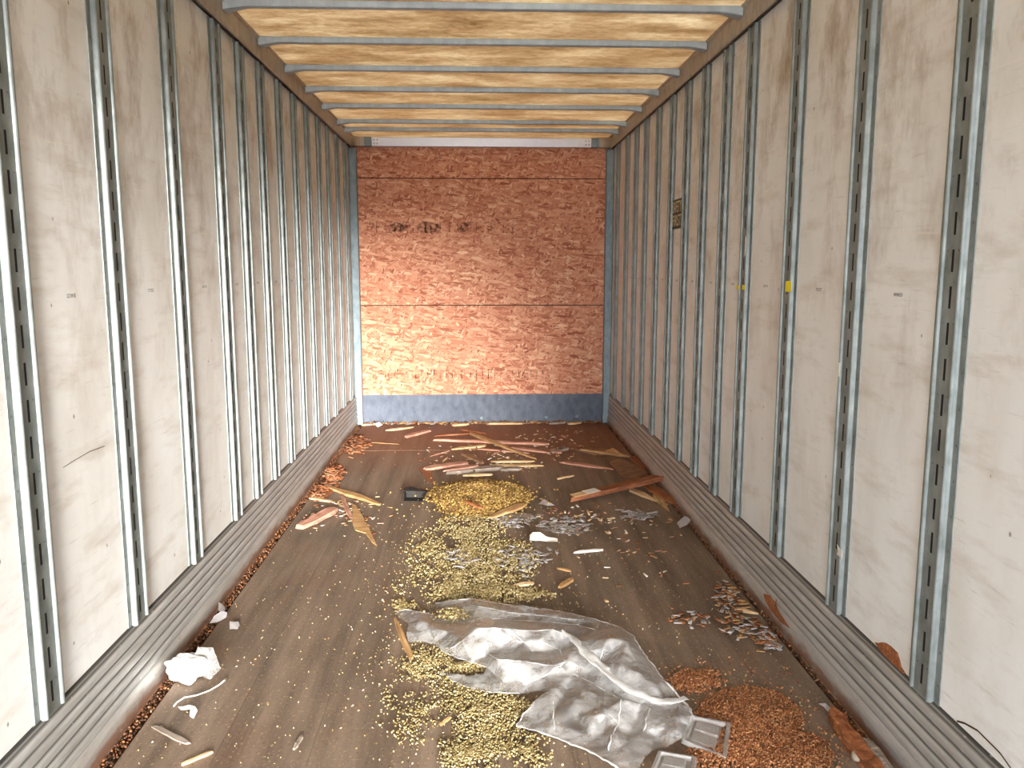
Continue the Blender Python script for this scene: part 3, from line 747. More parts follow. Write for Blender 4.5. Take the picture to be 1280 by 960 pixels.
S('thin curved splinter on the brown floor right of the grain trail', (695, 711), (714, 715), 0.02, 0.01, 'tan', 0, 0, (0.4, 0.4), 47, name='wood_chip', cat='chip')
S('brown-grey chip in front of the left floor, near bottom', (368, 937), (378, 921), 0.014, 0.008, 'grey', 0, 0, (0.5, 0.6), 48, name='wood_chip', cat='chip')
S('thin tan straw piece beside the plastic sheet bottom left', (550, 908), (563, 898), 0.01, 0.008, 'tan', 0.006, 0.012, (0.6, 0.6), 49, name='straw', cat='stick')

# rust-brown chunk at the bottom right with bark, stones and a lilac scrap
ch = flat('rust-brown broken wood chunk lying along the right scuff plate', [(1037, 888), (1045, 882), (1056, 893), (1064, 906), (1080, 925), (1098, 945), (1118, 968), (1100, 975), (1086, 955), (1070, 938), (1056, 920), (1044, 902)],
          0.04, 'rust', [0.0, 0.01, 0.012, 0.012, 0.01, 0.01, 0.01, 0.0, 0.0, 0.0, 0.0, 0.0], name='wood_chunk', cat='wood chunk', rough=0.009)
flat('grey bark slab between the rust-brown chunk and the scuff plate', [(1079, 922), (1092, 926), (1100, 936), (1118, 962), (1112, 966), (1096, 944)], 0.012, 'grey', 0.045, name='bark_slab', cat='bark', rough=0.005)

def lump(name, label, cat, c, r, sq, mt, seed, z=0.0, sub=2, amp=0.35, freq=2.2):
    bm = bmesh.new(); bmesh.ops.create_icosphere(bm, subdivisions=sub, radius=1)
    for v in bm.verts:
        n = noise.noise(v.co * freq + Vector((seed, seed * 2, 0))); v.co *= 1 + amp * n
        v.co = Vector((v.co.x * r * sq[0], v.co.y * r * sq[1], v.co.z * r * sq[2]))
    zmin = min(v.co.z for v in bm.verts)
    for v in bm.verts: v.co.z -= zmin
    o = obj(name, bm, mt, smooth=True); o.location = F(*c, z) + Vector((0, 0, 0.001))
    return tag(o, label, cat)
lump('stone', 'pale stone in front of the rust-brown chunk, upper one of two', 'stone', (1064, 938), 0.014, (1, 1, 0.8), M['stone'], 3)
lump('stone', 'larger pale stone in front of the rust-brown chunk, lower one of two', 'stone', (1070, 951), 0.02, (0.8, 1.1, 0.8), M['stone'], 5)
lump('plastic_scrap', 'lilac plastic scrap at the bottom right beside the wood chunk', 'plastic', (1098, 962), 0.022, (1.2, 0.8, 0.7), M['lilac'], 8)
lump('chip', 'small orange chip left of the rust-brown chunk', 'chip', (1051, 924), 0.011, (1, 1.2, 0.7), M['rust'], 9)

# ================================================================== OTHER LITTER
# crumpled black box
bm = bmesh.new(); hx, hy, hz = 0.066, 0.045, 0.072
for d in ((-hx, hx, -hy, hy, 0, 0.003), (-hx, hx, -hy, hy, hz, hz + 0.003), (-hx, -hx + 0.003, -hy, hy, 0.003, hz), (hx - 0.003, hx, -hy, hy, 0.003, hz), (-hx, hx, hy - 0.003, hy, 0.003, hz)):
    box(bm, *d)
bmesh.ops.subdivide_edges(bm, edges=bm.edges, cuts=3, use_grid_fill=True)
for v in bm.verts:
    k = v.co.z / hz
    v.co += Vector((noise.noise(v.co * 18) * 0.016 * k + 0.02 * k * (v.co.x > 0), noise.noise(v.co * 18 + Vector((9, 0, 0))) * 0.012 * k, noise.noise(Vector((v.co.x * 16, v.co.y * 16, 5))) * 0.022 * k - 0.012 * k * (v.co.x > 0)))
bb = obj('black_box', bm, M['black']); bb.location = F(517, 627, 0) + Vector((0, 0.045, 0.001)); bb.rotation_euler.z = -0.12
tag(bb, 'crushed small black box beside the yellow grain heap', 'box')
bm = bmesh.new(); box(bm, hx - 0.004, hx + 0.075, -hy - 0.004, hy * 0.2, 0.0, 0.004)
for v in bm.verts: v.co.z += 0.012 * max(0, hx + 0.03 - v.co.x) * 6
obj('open_flap', bm, M['black'], bb)

# white crumpled foam
fm = lump('foam_lump', 'crumpled bright white foam lump by the left scuff plate', 'foam', (234, 852), 0.076, (1.0, 0.7, 0.66), M['white'], 4, 0.0, 4, 0.4, 2.0)
fm.rotation_euler.z = -0.1
bm = bmesh.new()
q = [(0.02, -0.02, 0.06), (0.06, -0.03, 0.045), (0.10, -0.02, 0.02), (0.125, 0.02, 0.045), (0.085, 0.05, 0.115), (0.03, 0.04, 0.12), (0.07, 0.01, 0.075)]
vs = [bm.verts.new(v) for v in q]
for i in range(6): bm.faces.new((vs[i], vs[(i + 1) % 6], vs[6]))
bmesh.ops.solidify(bm, geom=bm.faces, thickness=0.0015)
tag(obj('torn_film', bm, M['film'], fm), 'torn translucent film corner')

def film(name, label, cat, poly, hs, mt, t=0.0012, cuts=2, amp=0.004, extra=(), freq=22, lines=(), zones=()):
    """a thin crumpled sheet: outline and inner fold points (photo x, y, height)"""
    pts = [Vector((x, y)) for x, y in poly] + [Vector((e[0], e[1])) for e in extra]
    hh = (list(hs) if not isinstance(hs, (int, float)) else [hs] * len(poly)) + [e[2] for e in extra]
    n = len(poly)
    es = [(i, (i + 1) % n) for i in range(n)]
    near_ = lambda q: min(range(len(pts)), key=lambda i: (pts[i].x - q[0]) ** 2 + (pts[i].y - q[1]) ** 2)
    for ln in lines:
        ids = [near_(q) for q in ln]
        es += [(a, b) for a, b in zip(ids[:-1], ids[1:]) if a != b]
    co, ed, fa, ov, oe, of = delaunay_2d_cdt(pts, es, [], 1, 0.001)
    bm = bmesh.new(); V = []
    for p, o in zip(co, ov):
        h = hh[o[0]] if o else 0.01
        V.append(bm.verts.new(F(p.x, p.y, max(h, 0.004))))
    def inside(x, y, pg):
        c = False
        for (x1, y1), (x2, y2) in zip(pg, list(pg[1:]) + [pg[0]]):
            if (y1 > y) != (y2 > y) and x < (x2 - x1) * (y - y1) / (y2 - y1) + x1: c = not c
        return c
    for f in fa:
        ff = bm.faces.new([V[i] for i in f])
        mx, my = sum(co[i].x for i in f) / len(f), sum(co[i].y for i in f) / len(f)
        if any(inside(mx, my, z) for z in zones): ff.material_index = 1
    if cuts: bmesh.ops.subdivide_edges(bm, edges=bm.edges, cuts=cuts, use_grid_fill=True)
    c = sum((v.co for v in bm.verts), Vector()) / len(bm.verts); c.z = 0
    for v in bm.verts:
        d = 0.6 * noise.noise(v.co * freq) + 0.4 * (0.5 - abs(noise.noise(v.co * freq * 1.7 + Vector((4, 4, 4)))))
        d += 0.35 * (0.35 - abs(noise.noise(v.co * freq * 3.3 + Vector((1, 8, 2)))))
        v.co.z = max(0.004, v.co.z + amp * d * 2)
        v.co -= c
    bmesh.ops.triangulate(bm, faces=bm.faces)
    o = obj(name, bm, mt, smooth=True); o.location = c
    return tag(o, label, cat)

film('plastic_shard', 'grey plastic shard against the left scuff plate, lower of the leaning pair', 'plastic', [(262, 780), (268, 770), (277, 764), (284, 766), (283, 772), (272, 778)], [0.004, 0.02, 0.03, 0.03, 0.02, 0.006], M['greyfilm'], cuts=1)
film('plastic_shard', 'grey plastic shard against the left scuff plate, upper of the leaning pair', 'plastic', [(273, 753), (279, 757), (284, 761), (280, 765), (273, 764)], [0.05, 0.03, 0.012, 0.03, 0.035], M['greyfilm'], cuts=1)
film('plastic_shard', 'grey plastic shard lying flat on the left floor away from the wall', 'plastic', [(287, 777), (298, 777), (300, 782), (297, 787), (287, 787)], [0.02, 0.018, 0.006, 0.006, 0.006], M['greyfilm'], cuts=1)
film('plastic_scrap', 'small white plastic scrap beside the white wire on the near left floor', 'plastic', [(222, 884), (236, 882), (244, 884), (247, 889), (242, 899), (237, 896), (238, 888), (226, 888)], [0.006, 0.012, 0.02, 0.02, 0.005, 0.005, 0.016, 0.005], M['paper'], cuts=1)
film('plastic_scrap', 'thin grey film scrap at the tip of the rust-brown chunk', 'plastic', [(1023, 881), (1032, 880), (1041, 887), (1036, 890), (1030, 884)], [0.01, 0.02, 0.008, 0.006, 0.016], M['greyfilm'], cuts=1)
film('foam_scrap', 'white crumpled foam scrap in the middle of the floor', 'foam', [(662, 668), (667, 666), (675, 665), (682, 671), (697, 673), (697, 677), (684, 678), (674, 676), (662, 676)], [0.03, 0.05, 0.05, 0.025, 0.012, 0.005, 0.005, 0.008, 0.006], M['paper'], cuts=2, amp=0.006)
film('film_scrap', 'torn translucent film behind the white foam scrap', 'plastic', [(672, 662), (690, 656), (705, 657), (725, 664), (738, 664), (722, 670), (700, 668), (684, 664)], [0.01, 0.02, 0.015, 0.01, 0.006, 0.004, 0.006, 0.006], M['film'], cuts=2, amp=0.008)
film('film_scrap', 'torn translucent film among grain right of the flat tan splinter', 'plastic', [(640, 640), (655, 640), (668, 646), (662, 654), (640, 654), (618, 654), (630, 647)], [0.012, 0.02, 0.01, 0.006, 0.006, 0.005, 0.01], M['film'], cuts=2, amp=0.008)
film('film_scrap', 'bluish film scrap right of the grain heap end', 'plastic', [(673, 630), (680, 624), (688, 628), (694, 632), (684, 633)], [0.01, 0.02, 0.02, 0.005, 0.006], M['greyfilm'], cuts=1, amp=0.004)
film('film_scrap', 'ragged grey film scrap in front of the cream lath at right', 'plastic', [(786, 641), (797, 640), (805, 642), (818, 642), (806, 645), (794, 646)], [0.006, 0.012, 0.01, 0.004, 0.005, 0.005], M['greyfilm'], cuts=1, amp=0.004)
film('film_scrap', 'small grey film scrap at the left foot of the kick plate', 'plastic', [(467, 530), (474, 527), (478, 531), (472, 534)], [0.02, 0.06, 0.02, 0.006], M['paper'], cuts=1, amp=0.006)
film('film_scrap', 'grey film scrap by the right scuff plate below the tan board', 'plastic', [(846, 654), (856, 645), (864, 650), (858, 657), (850, 660)], [0.006, 0.03, 0.02, 0.006, 0.005], M['greyfilm'], cuts=1, amp=0.004)

# white wire
cu = [(217, 883), (221, 878), (230, 872), (246, 869), (262, 863), (274, 856), (280, 851), (284, 848)]
pts = [F(x, y, 0.004 + 0.01 * math.sin(i * 0.9) ** 2) for i, (x, y) in enumerate(cu)]
bm = bmesh.new(); rings = []
for i, p in enumerate(pts):
    d = (pts[min(i + 1, len(pts) - 1)] - pts[max(i - 1, 0)]).normalized(); n = d.cross(Vector((0, 0, 1))).normalized(); u = n.cross(d)
    r = 0.0028 if i < 6 else 0.004
    rings.append([bm.verts.new(p + n * r * math.cos(a) + u * r * math.sin(a)) for a in [k * math.pi / 3 for k in range(6)]])
for a, b in zip(rings[:-1], rings[1:]):
    for k in range(6): bm.faces.new((a[k], a[(k + 1) % 6], b[(k + 1) % 6], b[k]))
bm.faces.new(rings[0]); bm.faces.new(rings[-1][::-1])
tag(obj('white_wire', bm, M['paper'], smooth=True), 'thin curved white wire in front of the white foam lump', 'wire')

# ------------------------------------------------------------------ the big plastic sheet
outline = [(494, 765, .006), (507, 762, .02), (524, 765, .022), (537, 767, .02), (549, 773, .01), (546, 762, .006), (545, 754, .012), (565, 751, .03), (588, 748, .05), (612, 752, .04), (640, 757, .04), (680, 761, .05),
           (715, 767, .06), (745, 774, .07), (775, 784, .08), (792, 795, .10), (801, 811, .10), (815, 830, .09), (832, 852, .075), (850, 872, .055), (862, 886, .05), (868, 897, .04),
           (862, 908, .03), (851, 925, .02), (834, 933, .02), (815, 938, .015), (806, 947, .01), (799, 960, .01), (784, 968, .01), (766, 955, .015), (735, 938, .015), (700, 924, .01), (670, 913, .006), (646, 908, .006),
           (654, 893, .02), (668, 878, .03), (683, 865, .03), (650, 867, .012), (615, 865, .01), (585, 859, .01), (565, 851, .006), (551, 839, .006), (561, 842, .012), (584, 845, .02), (604, 843, .03), (609, 834, .035), (590, 828, .04), (572, 822, .035),
           (557, 816, .02), (545, 806, .012), (528, 802, .012), (510, 804, .006), (508, 791, .03), (511, 781, .02), (500, 773, .012)]
folds = [(597, 786, .12), (617, 785, .135), (636, 787, .12), (655, 803, .075), (577, 802, .08), (562, 812, .045), (640, 815, .03), (612, 818, .035), (622, 824, .085), (648, 826, .085), (640, 842, .055), (690, 832, .08),
         (706, 828, .09), (680, 845, .06), (655, 856, .03), (630, 854, .03), (640, 799, .09), (610, 798, .10), (665, 789, .09), (690, 787, .10), (710, 794, .10), (722, 804, .10), (733, 815, .095), (745, 828, .085), (760, 840, .085),
         (775, 852, .085), (790, 862, .08), (810, 873, .075), (828, 877, .065), (848, 876, .06), (715, 842, .055), (735, 851, .045), (755, 863, .045), (775, 873, .05), (800, 881, .05), (830, 882, .045),
         (585, 777, .03), (605, 772, .03), (640, 775, .02), (680, 777, .03), (720, 781, .04), (745, 787, .055), (570, 778, .03), (560, 790, .05), (540, 790, .045), (530, 778, .05), (525, 790, .03), (545, 780, .03),
         (620, 760, .06), (600, 758, .065), (640, 766, .05), (680, 769, .065), (575, 760, .03), (720, 775, .075), (665, 768, .035),
         (745, 800, .12), (762, 798, .135), (782, 803, .14), (765, 815, .10), (750, 826, .07), (775, 830, .13), (800, 845, .115), (822, 862, .09), (755, 812, .12), (795, 825, .12),
         (690, 868, .06), (692, 893, .04), (694, 912, .02), (745, 868, .06), (744, 885, .03), (776, 875, .075), (773, 905, .045), (782, 932, .03), (812, 885, .065), (805, 913, .035), (740, 897, .06), (737, 922, .02), (720, 897, .02),
         (704, 905, .03), (755, 915, .02), (760, 938, .02), (715, 880, .055), (703, 878, .025), (672, 895, .015), (795, 900, .02), (835, 908, .05), (822, 920, .02), (850, 900, .06), (725, 866, .05), (755, 890, .07), (765, 920, .045),
         (665, 815, .05), (685, 815, .045), (700, 812, .04), (675, 802, .08), (730, 838, .06), (600, 850, .025)]
lines = [[(562, 812), (577, 802), (597, 786), (617, 785), (636, 787), (655, 803)], [(655, 803), (675, 802), (700, 812), (706, 828)], [(612, 818), (622, 824), (648, 826), (690, 832), (706, 828), (680, 845), (655, 856)],
         [(683, 865), (690, 868), (692, 893), (694, 912)], [(775, 873), (776, 875), (773, 905), (765, 920), (760, 938)], [(812, 885), (805, 913)], [(750, 826), (755, 812), (765, 815), (782, 803)], [(640, 787), (665, 789), (690, 787), (710, 794)],
         [(575, 760), (600, 758), (640, 766), (665, 768), (720, 775)], [(585, 777), (605, 772), (640, 775), (680, 777), (720, 781), (745, 787)], [(745, 868), (744, 885), (740, 897), (737, 922)], [(692, 893), (715, 880), (720, 897), (737, 922)],
         [(715, 842), (735, 851), (755, 863), (775, 873), (800, 881), (830, 882)], [(755, 890), (755, 915), (760, 938)], [(511, 781), (530, 778), (560, 790)], [(524, 765), (530, 778), (545, 806)]]
zones = [[(575, 803), (597, 786), (636, 787), (655, 803), (640, 815), (612, 818)], [(612, 836), (620, 824), (650, 826), (706, 828), (680, 845), (640, 843)], [(640, 787), (690, 786), (722, 804), (745, 828), (735, 838), (706, 828), (655, 803)], [(733, 815), (760, 797), (800, 805), (785, 820), (750, 826)],
         [(848, 874), (862, 884), (868, 898), (862, 908), (850, 900)], [(755, 866), (815, 884), (806, 913), (782, 932), (773, 905)]]
sheet = film('plastic_sheet', 'large crumpled clear plastic sheet lying across the middle of the floor', 'plastic sheet',
             [(x, y) for x, y, h in outline], [h for x, y, h in outline], [M['film'], M['doubled']], cuts=5, amp=0.006, extra=folds, freq=20, lines=lines, zones=zones)
hgt = {(x, y): h for x, y, h in outline + folds}
def cord(path, r, up=0.001):
    bm = bmesh.new(); rings = []; P = []
    key = lambda q: hgt[min(hgt, key=lambda k: (k[0] - q[0]) ** 2 + (k[1] - q[1]) ** 2)]
    base = [F(x, y, key((x, y)) + up) for x, y in path]
    for a, b in zip(base[:-1], base[1:]):
        m_ = max(2, int((b - a).length / 0.012))
        P += [a.lerp(b, k / m_) for k in range(m_)]
    P.append(base[-1])
    for i, p in enumerate(P):
        d = (P[min(i + 1, len(P) - 1)] - P[max(i - 1, 0)]).normalized(); n = d.cross(Vector((0, 0, 1))).normalized(); u = n.cross(d)
        rr = r * (0.75 + 0.7 * noise.noise(p * 30)) * (0.4 if i in (0, len(P) - 1) else 1)
        p = p + Vector((noise.noise(p * 50), noise.noise(p * 50 + Vector((3, 3, 3))), 0)) * 0.006
        rings.append([bm.verts.new(p + n * rr * 1.3 * math.cos(a) + u * rr * 0.6 * math.sin(a) - sheet.location) for a in [k * math.pi / 3 for k in range(6)]])
    for a, b in zip(rings[:-1], rings[1:]):
        for k in range(6): bm.faces.new((a[k], a[(k + 1) % 6], b[(k + 1) % 6], b[k]))
    return obj('fold_crease', bm, M['crease'], sheet, smooth=True)
for ln in lines[:10] + lines[12:13]: cord(ln, 0.0022)
for ln, r in (([(646, 908), (670, 913), (700, 924), (735, 938), (766, 955), (784, 968)], 0.004), ([(551, 839), (565, 851), (585, 859), (615, 865), (650, 867)], 0.003), ([(494, 765), (507, 762), (524, 765), (537, 767)], 0.0025), ([(545, 754), (565, 751), (588, 748), (612, 752), (640, 757)], 0.003),
              ([(868, 897), (862, 886), (850, 872), (832, 852)], 0.005), ([(680, 761), (715, 767), (745, 774), (775, 784), (792, 795), (801, 811), (815, 830), (832, 852)], 0.0022), ([(545, 806), (557, 816), (572, 822), (590, 828), (609, 834)], 0.003), ([(683, 865), (668, 878), (654, 893), (646, 908)], 0.002)):
    cord(ln, r)
# the rolled, doubled hem that runs over the sheet
hem = [(703, 789), (716, 797), (724, 807), (735, 818), (747, 830), (762, 842), (778, 854), (794, 865), (812, 873), (830, 877), (850, 875), (858, 872)]
bm = bmesh.new(); rings = []
hp = [F(x, y, 0.112 - 0.004 * i) for i, (x, y) in enumerate(hem)]
for i, p in enumerate(hp):
    d = (hp[min(i + 1, len(hp) - 1)] - hp[max(i - 1, 0)]).normalized(); n = d.cross(Vector((0, 0, 1))).normalized(); u = n.cross(d)
    r = 0.006 + 0.007 * math.sin(math.pi * i / (len(hp) - 1)) + 0.002 * math.sin(i * 2.3)
    rings.append([bm.verts.new(p + n * r * 1.8 * math.cos(a) + u * r * 0.28 * math.sin(a)) for a in [k * math.pi / 4 for k in range(8)]])
for a, b in zip(rings[:-1], rings[1:]):
    for k in range(8): bm.faces.new((a[k], a[(k + 1) % 8], b[(k + 1) % 8], b[k]))
bmesh.ops.subdivide_edges(bm, edges=bm.edges, cuts=2, use_grid_fill=True)
for v in bm.verts: v.co += Vector((noise.noise(v.co * 40), noise.noise(v.co * 40 + Vector((5, 5, 5))), noise.noise(v.co * 40 + Vector((9, 1, 5))))) * 0.009
hem_o = obj('rolled_hem', bm, M['crease'], sheet, smooth=True)
hem_o.matrix_parent_inverse = Matrix.Translation(-sheet.location)
hem_o['label'] = 'thick white rolled hem'

# clear moulded trays
def tray(label, corners, hs, seed):
    """moulded clear tray: four corner points in the photo, with recessed pockets"""
    P = [F(x, y, h) for (x, y), h in zip(corners, hs)]
    n, mm = 28, 22
    bm = bmesh.new(); G = []
    for j in range(mm + 1):
        row = []
        for i in range(n + 1):
            u, v = i / n, j / mm
            p = (P[0] * (1 - u) + P[1] * u) * (1 - v) + (P[3] * (1 - u) + P[2] * u) * v
            # round the far corners
            cu_, cv_ = abs(u - 0.5) * 2, abs(v - 0.5) * 2
            if cu_ > 0.75 and cv_ > 0.75:
                k = math.hypot((cu_ - 0.75) / 0.25, (cv_ - 0.75) / 0.25)
                if k > 1:
                    cpt = sum(P, Vector()) / 4; p = p + (cpt - p) * 0.06 * (k - 1)
            z = 0.0
            inn = 0.12 < u < 0.86 and 0.10 < v < 0.90
            if inn: z = -0.010
            if 0.18 < u < 0.74 and (0.17 < v < 0.46 or 0.54 < v < 0.83): z = -0.003
            if u < 0.03 or u > 0.97 or v < 0.03 or v > 0.97: z -= 0.012
            row.append(bm.verts.new(p + Vector((0, 0, z + 0.016))))
        G.append(row)
    for j in range(mm):
        for i in range(n): bm.faces.new((G[j][i], G[j][i + 1], G[j + 1][i + 1], G[j + 1][i]))
    c = sum(P, Vector()) / 4; c.z = 0
    for v in bm.verts: v.co -= c
    bmesh.ops.solidify(bm, geom=bm.faces, thickness=0.0012)
    o = obj('clear_tray', bm, M['tray'], smooth=True); o.location = c
    o.data.set_sharp_from_angle(angle=math.radians(35))
    return tag(o, label, 'tray')
tray('clear moulded plastic tray at the right end of the plastic sheet', [(862, 897), (915, 907), (909, 956), (850, 930)], [0.02, 0.012, 0.004, 0.004], 1)
tray('clear moulded plastic tray at the bottom edge below the plastic sheet', [(822, 942), (872, 950), (866, 990), (808, 975)], [0.01, 0.008, 0.004, 0.004], 2)

# ================================================================== GRAIN AND CRUMBS (nobody could count these)
ICO = None
def ico():
    bm = bmesh.new(); bmesh.ops.create_icosphere(bm, subdivisions=1, radius=1)
    v = np.array([x.co[:] for x in bm.verts]); f = np.array([[y.index for y in x.verts] for x in bm.faces]); bm.free(); return v, f
bm = bmesh.new(); bmesh.ops.create_icosphere(bm, subdivisions=1, radius=1); bm.verts.ensure_lookup_table()
IV = np.array([x.co[:] for x in bm.verts]); IF = np.array([[y.index for y in x.verts] for x in bm.faces]); bm.free()
g = (1 + 5 ** .5) / 2
ICV = np.array([(-1, g, 0), (1, g, 0), (-1, -g, 0), (1, -g, 0), (0, -1, g), (0, 1, g), (0, -1, -g), (0, 1, -g), (g, 0, -1), (g, 0, 1), (-g, 0, -1), (-g, 0, 1)]) / math.hypot(1, g)
ICF = np.array([(0, 11, 5), (0, 5, 1), (0, 1, 7), (0, 7, 10), (0, 10, 11), (1, 5, 9), (5, 11, 4), (11, 10, 2), (10, 7, 6), (7, 1, 8), (3, 9, 4), (3, 4, 2), (3, 2, 6), (3, 6, 8), (3, 8, 9), (4, 9, 5), (2, 4, 11), (6, 2, 10), (8, 6, 7), (9, 8, 1)])
def rand_rot(n):
    q = rng.normal(size=(n, 4)); q /= np.linalg.norm(q, axis=1)[:, None]; a, b, c, d = q.T
    return np.stack([np.stack([1 - 2 * (c * c + d * d), 2 * (b * c - a * d), 2 * (b * d + a * c)], -1),
                     np.stack([2 * (b * c + a * d), 1 - 2 * (b * b + d * d), 2 * (c * d - a * b)], -1),
                     np.stack([2 * (b * d - a * c), 2 * (c * d + a * b), 1 - 2 * (b * b + c * c)], -1)], 1)
def scatter(name, label, cat, P, size, mats, squash=(1, 0.8, 0.7), flatrot=False, base=(ICV, ICF), group=None):
    P = np.asarray(P); n = len(P)
    V, Fc = base
    sz = size * rng.uniform(0.7, 1.25, n)
    if flatrot:
        a = rng.uniform(0, 2 * math.pi, n); R = np.zeros((n, 3, 3)); R[:, 0, 0] = np.cos(a); R[:, 0, 1] = -np.sin(a); R[:, 1, 0] = np.sin(a); R[:, 1, 1] = np.cos(a); R[:, 2, 2] = 1
        tl = rng.normal(0, 0.2, n); R[:, 2, 0] = tl
    else: R = rand_rot(n)
    sq = np.array(squash) * (rng.uniform(0.75, 1.25, (n, 3)))
    L = V[None] * sq[:, None, :] * sz[:, None, None]
    wv = np.einsum('nij,nkj->nki', R, L) + P[:, None, :]
    wv[:, :, 2] += np.maximum(0, 0.0005 - wv[:, :, 2].min(1) + 0.0)[:, None] * (P[:, 2] < 0.012)[:, None]
    fc = (Fc[None] + (np.arange(n) * len(V))[:, None, None]).reshape(-1, Fc.shape[1])
    me = bpy.data.meshes.new(name)
    k = Fc.shape[1]
    me.vertices.add(n * len(V)); me.vertices.foreach_set('co', wv.astype(np.float32).ravel())
    me.loops.add(fc.size); me.loops.foreach_set('vertex_index', fc.astype(np.int32).ravel())
    me.polygons.add(len(fc)); me.polygons.foreach_set('loop_start', np.arange(0, fc.size, k, dtype=np.int32))
    for x in mats: me.materials.append(x)
    me.polygons.foreach_set('material_index', np.repeat(rng.integers(0, len(mats), n), len(Fc)).astype(np.int32))
    if k == 3: me.polygons.foreach_set('use_smooth', np.ones(len(fc), dtype=bool))
    me.update(calc_edges=True)
    o = bpy.data.objects.new(name, me); C.objects.link(o); o['kind'] = 'stuff'
    return tag(o, label, cat)
BV = np.array([(-1, -1, -1), (1, -1, -1), (1, 1, -1), (-1, 1, -1), (-1, -1, 1), (1, -1, 1), (1, 1, 1), (-1, 1, 1)], float); BF = np.array([(0, 3, 2, 1), (4, 5, 6, 7), (0, 1, 5, 4), (1, 2, 6, 5), (2, 3, 7, 6), (3, 0, 4, 7)])
def region(n, cx, cy, rx, ry, soft=0.5, h=0.0, clump=0.0, zr=0.004):
    out = []
    k = 0
    while len(out) < n and k < n * 12:
        k += 1
        a = random.uniform(0, 2 * math.pi); r = math.sqrt(random.random()) if random.random() > soft else abs(random.gauss(0, 0.62))
        x, y = cx + rx * r * math.cos(a), cy + ry * r * math.sin(a)
        p = F(x, y, 0)
        if not (-1.19 < p.x < 1.2 and p.y < 8.1): continue
        if clump and noise.noise(Vector((p.x * 7, p.y * 4, 3))) * 0.6 + noise.noise(Vector((p.x * 22, p.y * 14, 1))) * 0.4 < random.uniform(-1, 1) * 0.35 + clump - 0.3: continue
        hh = h * max(0, 1 - r ** 1.6)
        hh *= 0.9 + 0.5 * noise.noise(p * 8)
        out.append((p.x, p.y, hh + 0.004 + random.uniform(0, zr)))
    return out
GY = [M['grain%d' % i] for i in range(4)]
heap = region(6500, 602, 624, 62, 21, 0.15, 0.085, 0, 0.02) + region(700, 560, 620, 34, 12, 0.3, 0.02, 0, 0.006) + region(900, 600, 640, 44, 9, 0.3, 0.02, 0, 0.006)
hp_o = scatter('grain_heap', 'heap of yellow grain in the middle of the floor', 'grain', heap, 0.0085, [M['heap%d' % i] for i in range(4)])
bm = bmesh.new(); hc = F(602, 624, 0)                          # the body of the heap under the surface grains
ex = (F(664, 624, 0) - hc).x * 0.93; ey = (F(602, 603, 0) - hc).y * 0.9; ey2 = (hc - F(602, 645, 0)).y * 0.9
ringp = bm.verts.new((hc.x, hc.y, 0.079)); prev = None
lv = []
for k in range(1, 7):
    r = k / 6; row = []
    for i in range(28):
        a = 2 * math.pi * i / 28
        row.append(bm.verts.new((hc.x + ex * r * math.cos(a), hc.y + (ey if math.sin(a) > 0 else ey2) * r * math.sin(a), 0.077 * (1 - r ** 1.6) + 0.0015)))
    lv.append(row)
for i in range(28): bm.faces.new((ringp, lv[0][i], lv[0][(i + 1) % 28]))
for a, b in zip(lv[:-1], lv[1:]):
    for i in range(28): bm.faces.new((a[i], b[i], b[(i + 1) % 28], a[(i + 1) % 28]))
core = obj('heap_body', bm, M['heap1'], hp_o, smooth=True); core['kind'] = 'stuff'
trail = (region(1300, 592, 656, 44, 20, 0.45, 0.006, 0.25) + region(1500, 585, 690, 46, 28, 0.45, 0.006, 0.32) + region(700, 640, 700, 36, 24, 0.45, 0.004, 0.4) + region(400, 535, 690, 30, 30, 0.45, 0.004, 0.4)
         + region(900, 600, 722, 44, 18, 0.45, 0.006, 0.32) + region(500, 550, 735, 60, 20, 0.5, 0.003, 0.42)
         + region(1500, 612, 744, 56, 12, 0.35, 0.012, 0.2) + region(300, 665, 745, 30, 9, 0.4, 0.003, 0.35) + region(200, 505, 757, 16, 8, 0.5, 0.004, 0.25))
scatter('grain_trail', 'scattered trail of yellow grain running from the heap to the plastic sheet', 'grain', trail, 0.0062, GY)
near = (region(800, 535, 828, 34, 20, 0.45, 0.004, 0.3) + region(420, 586, 835, 26, 7, 0.25, 0.012, 0) + region(1900, 602, 888, 46, 38, 0.45, 0.006, 0.25) + region(1250, 590, 945, 50, 24, 0.45, 0.005, 0.3) + region(500, 660, 940, 45, 22, 0.5, 0.003, 0.38) + region(500, 530, 890, 60, 50, 0.6, 0.002, 0.42)
        + region(120, 655, 885, 12, 12, 0.4, 0.004, 0.2))
dust = region(5000, 590, 880, 80, 80, 0.6, 0, 0.3, 0.001) + region(4000, 580, 720, 90, 60, 0.6, 0, 0.3, 0.001) + region(1500, 545, 825, 60, 30, 0.6, 0, 0.3, 0.001)
scatter('grain_dust', 'fine yellow grain dust and husks on the floor around the spilled grain', 'dust', [(a, b, 0.0015) for a, b, c in dust], 0.0024, GY, (1.4, 0.8, 0.4))
scatter('near_grain', 'yellow grain spilled around the lower left edge of the plastic sheet', 'grain', near, 0.0046, GY)
onsheet = [(p.x, p.y, z) for p, z in ((F(random.gauss(572, 13), random.gauss(769, 3.0), 0.028), random.uniform(0.025, 0.04)) for _ in range(240))]
scatter('grain_on_sheet', 'yellow grain lying in a fold on the back of the plastic sheet', 'grain', onsheet, 0.0068, GY)
BR = [M['brown%d' % i] for i in range(4)]
bro = (region(8000, 935, 908, 70, 48, 0.35, 0.014, 0.0, 0.006) + region(4500, 980, 948, 62, 34, 0.35, 0.010, 0.0, 0.006) + region(1500, 872, 852, 34, 15, 0.5, 0.004, 0.2) + region(1600, 900, 945, 40, 30, 0.3, 0.01, 0))
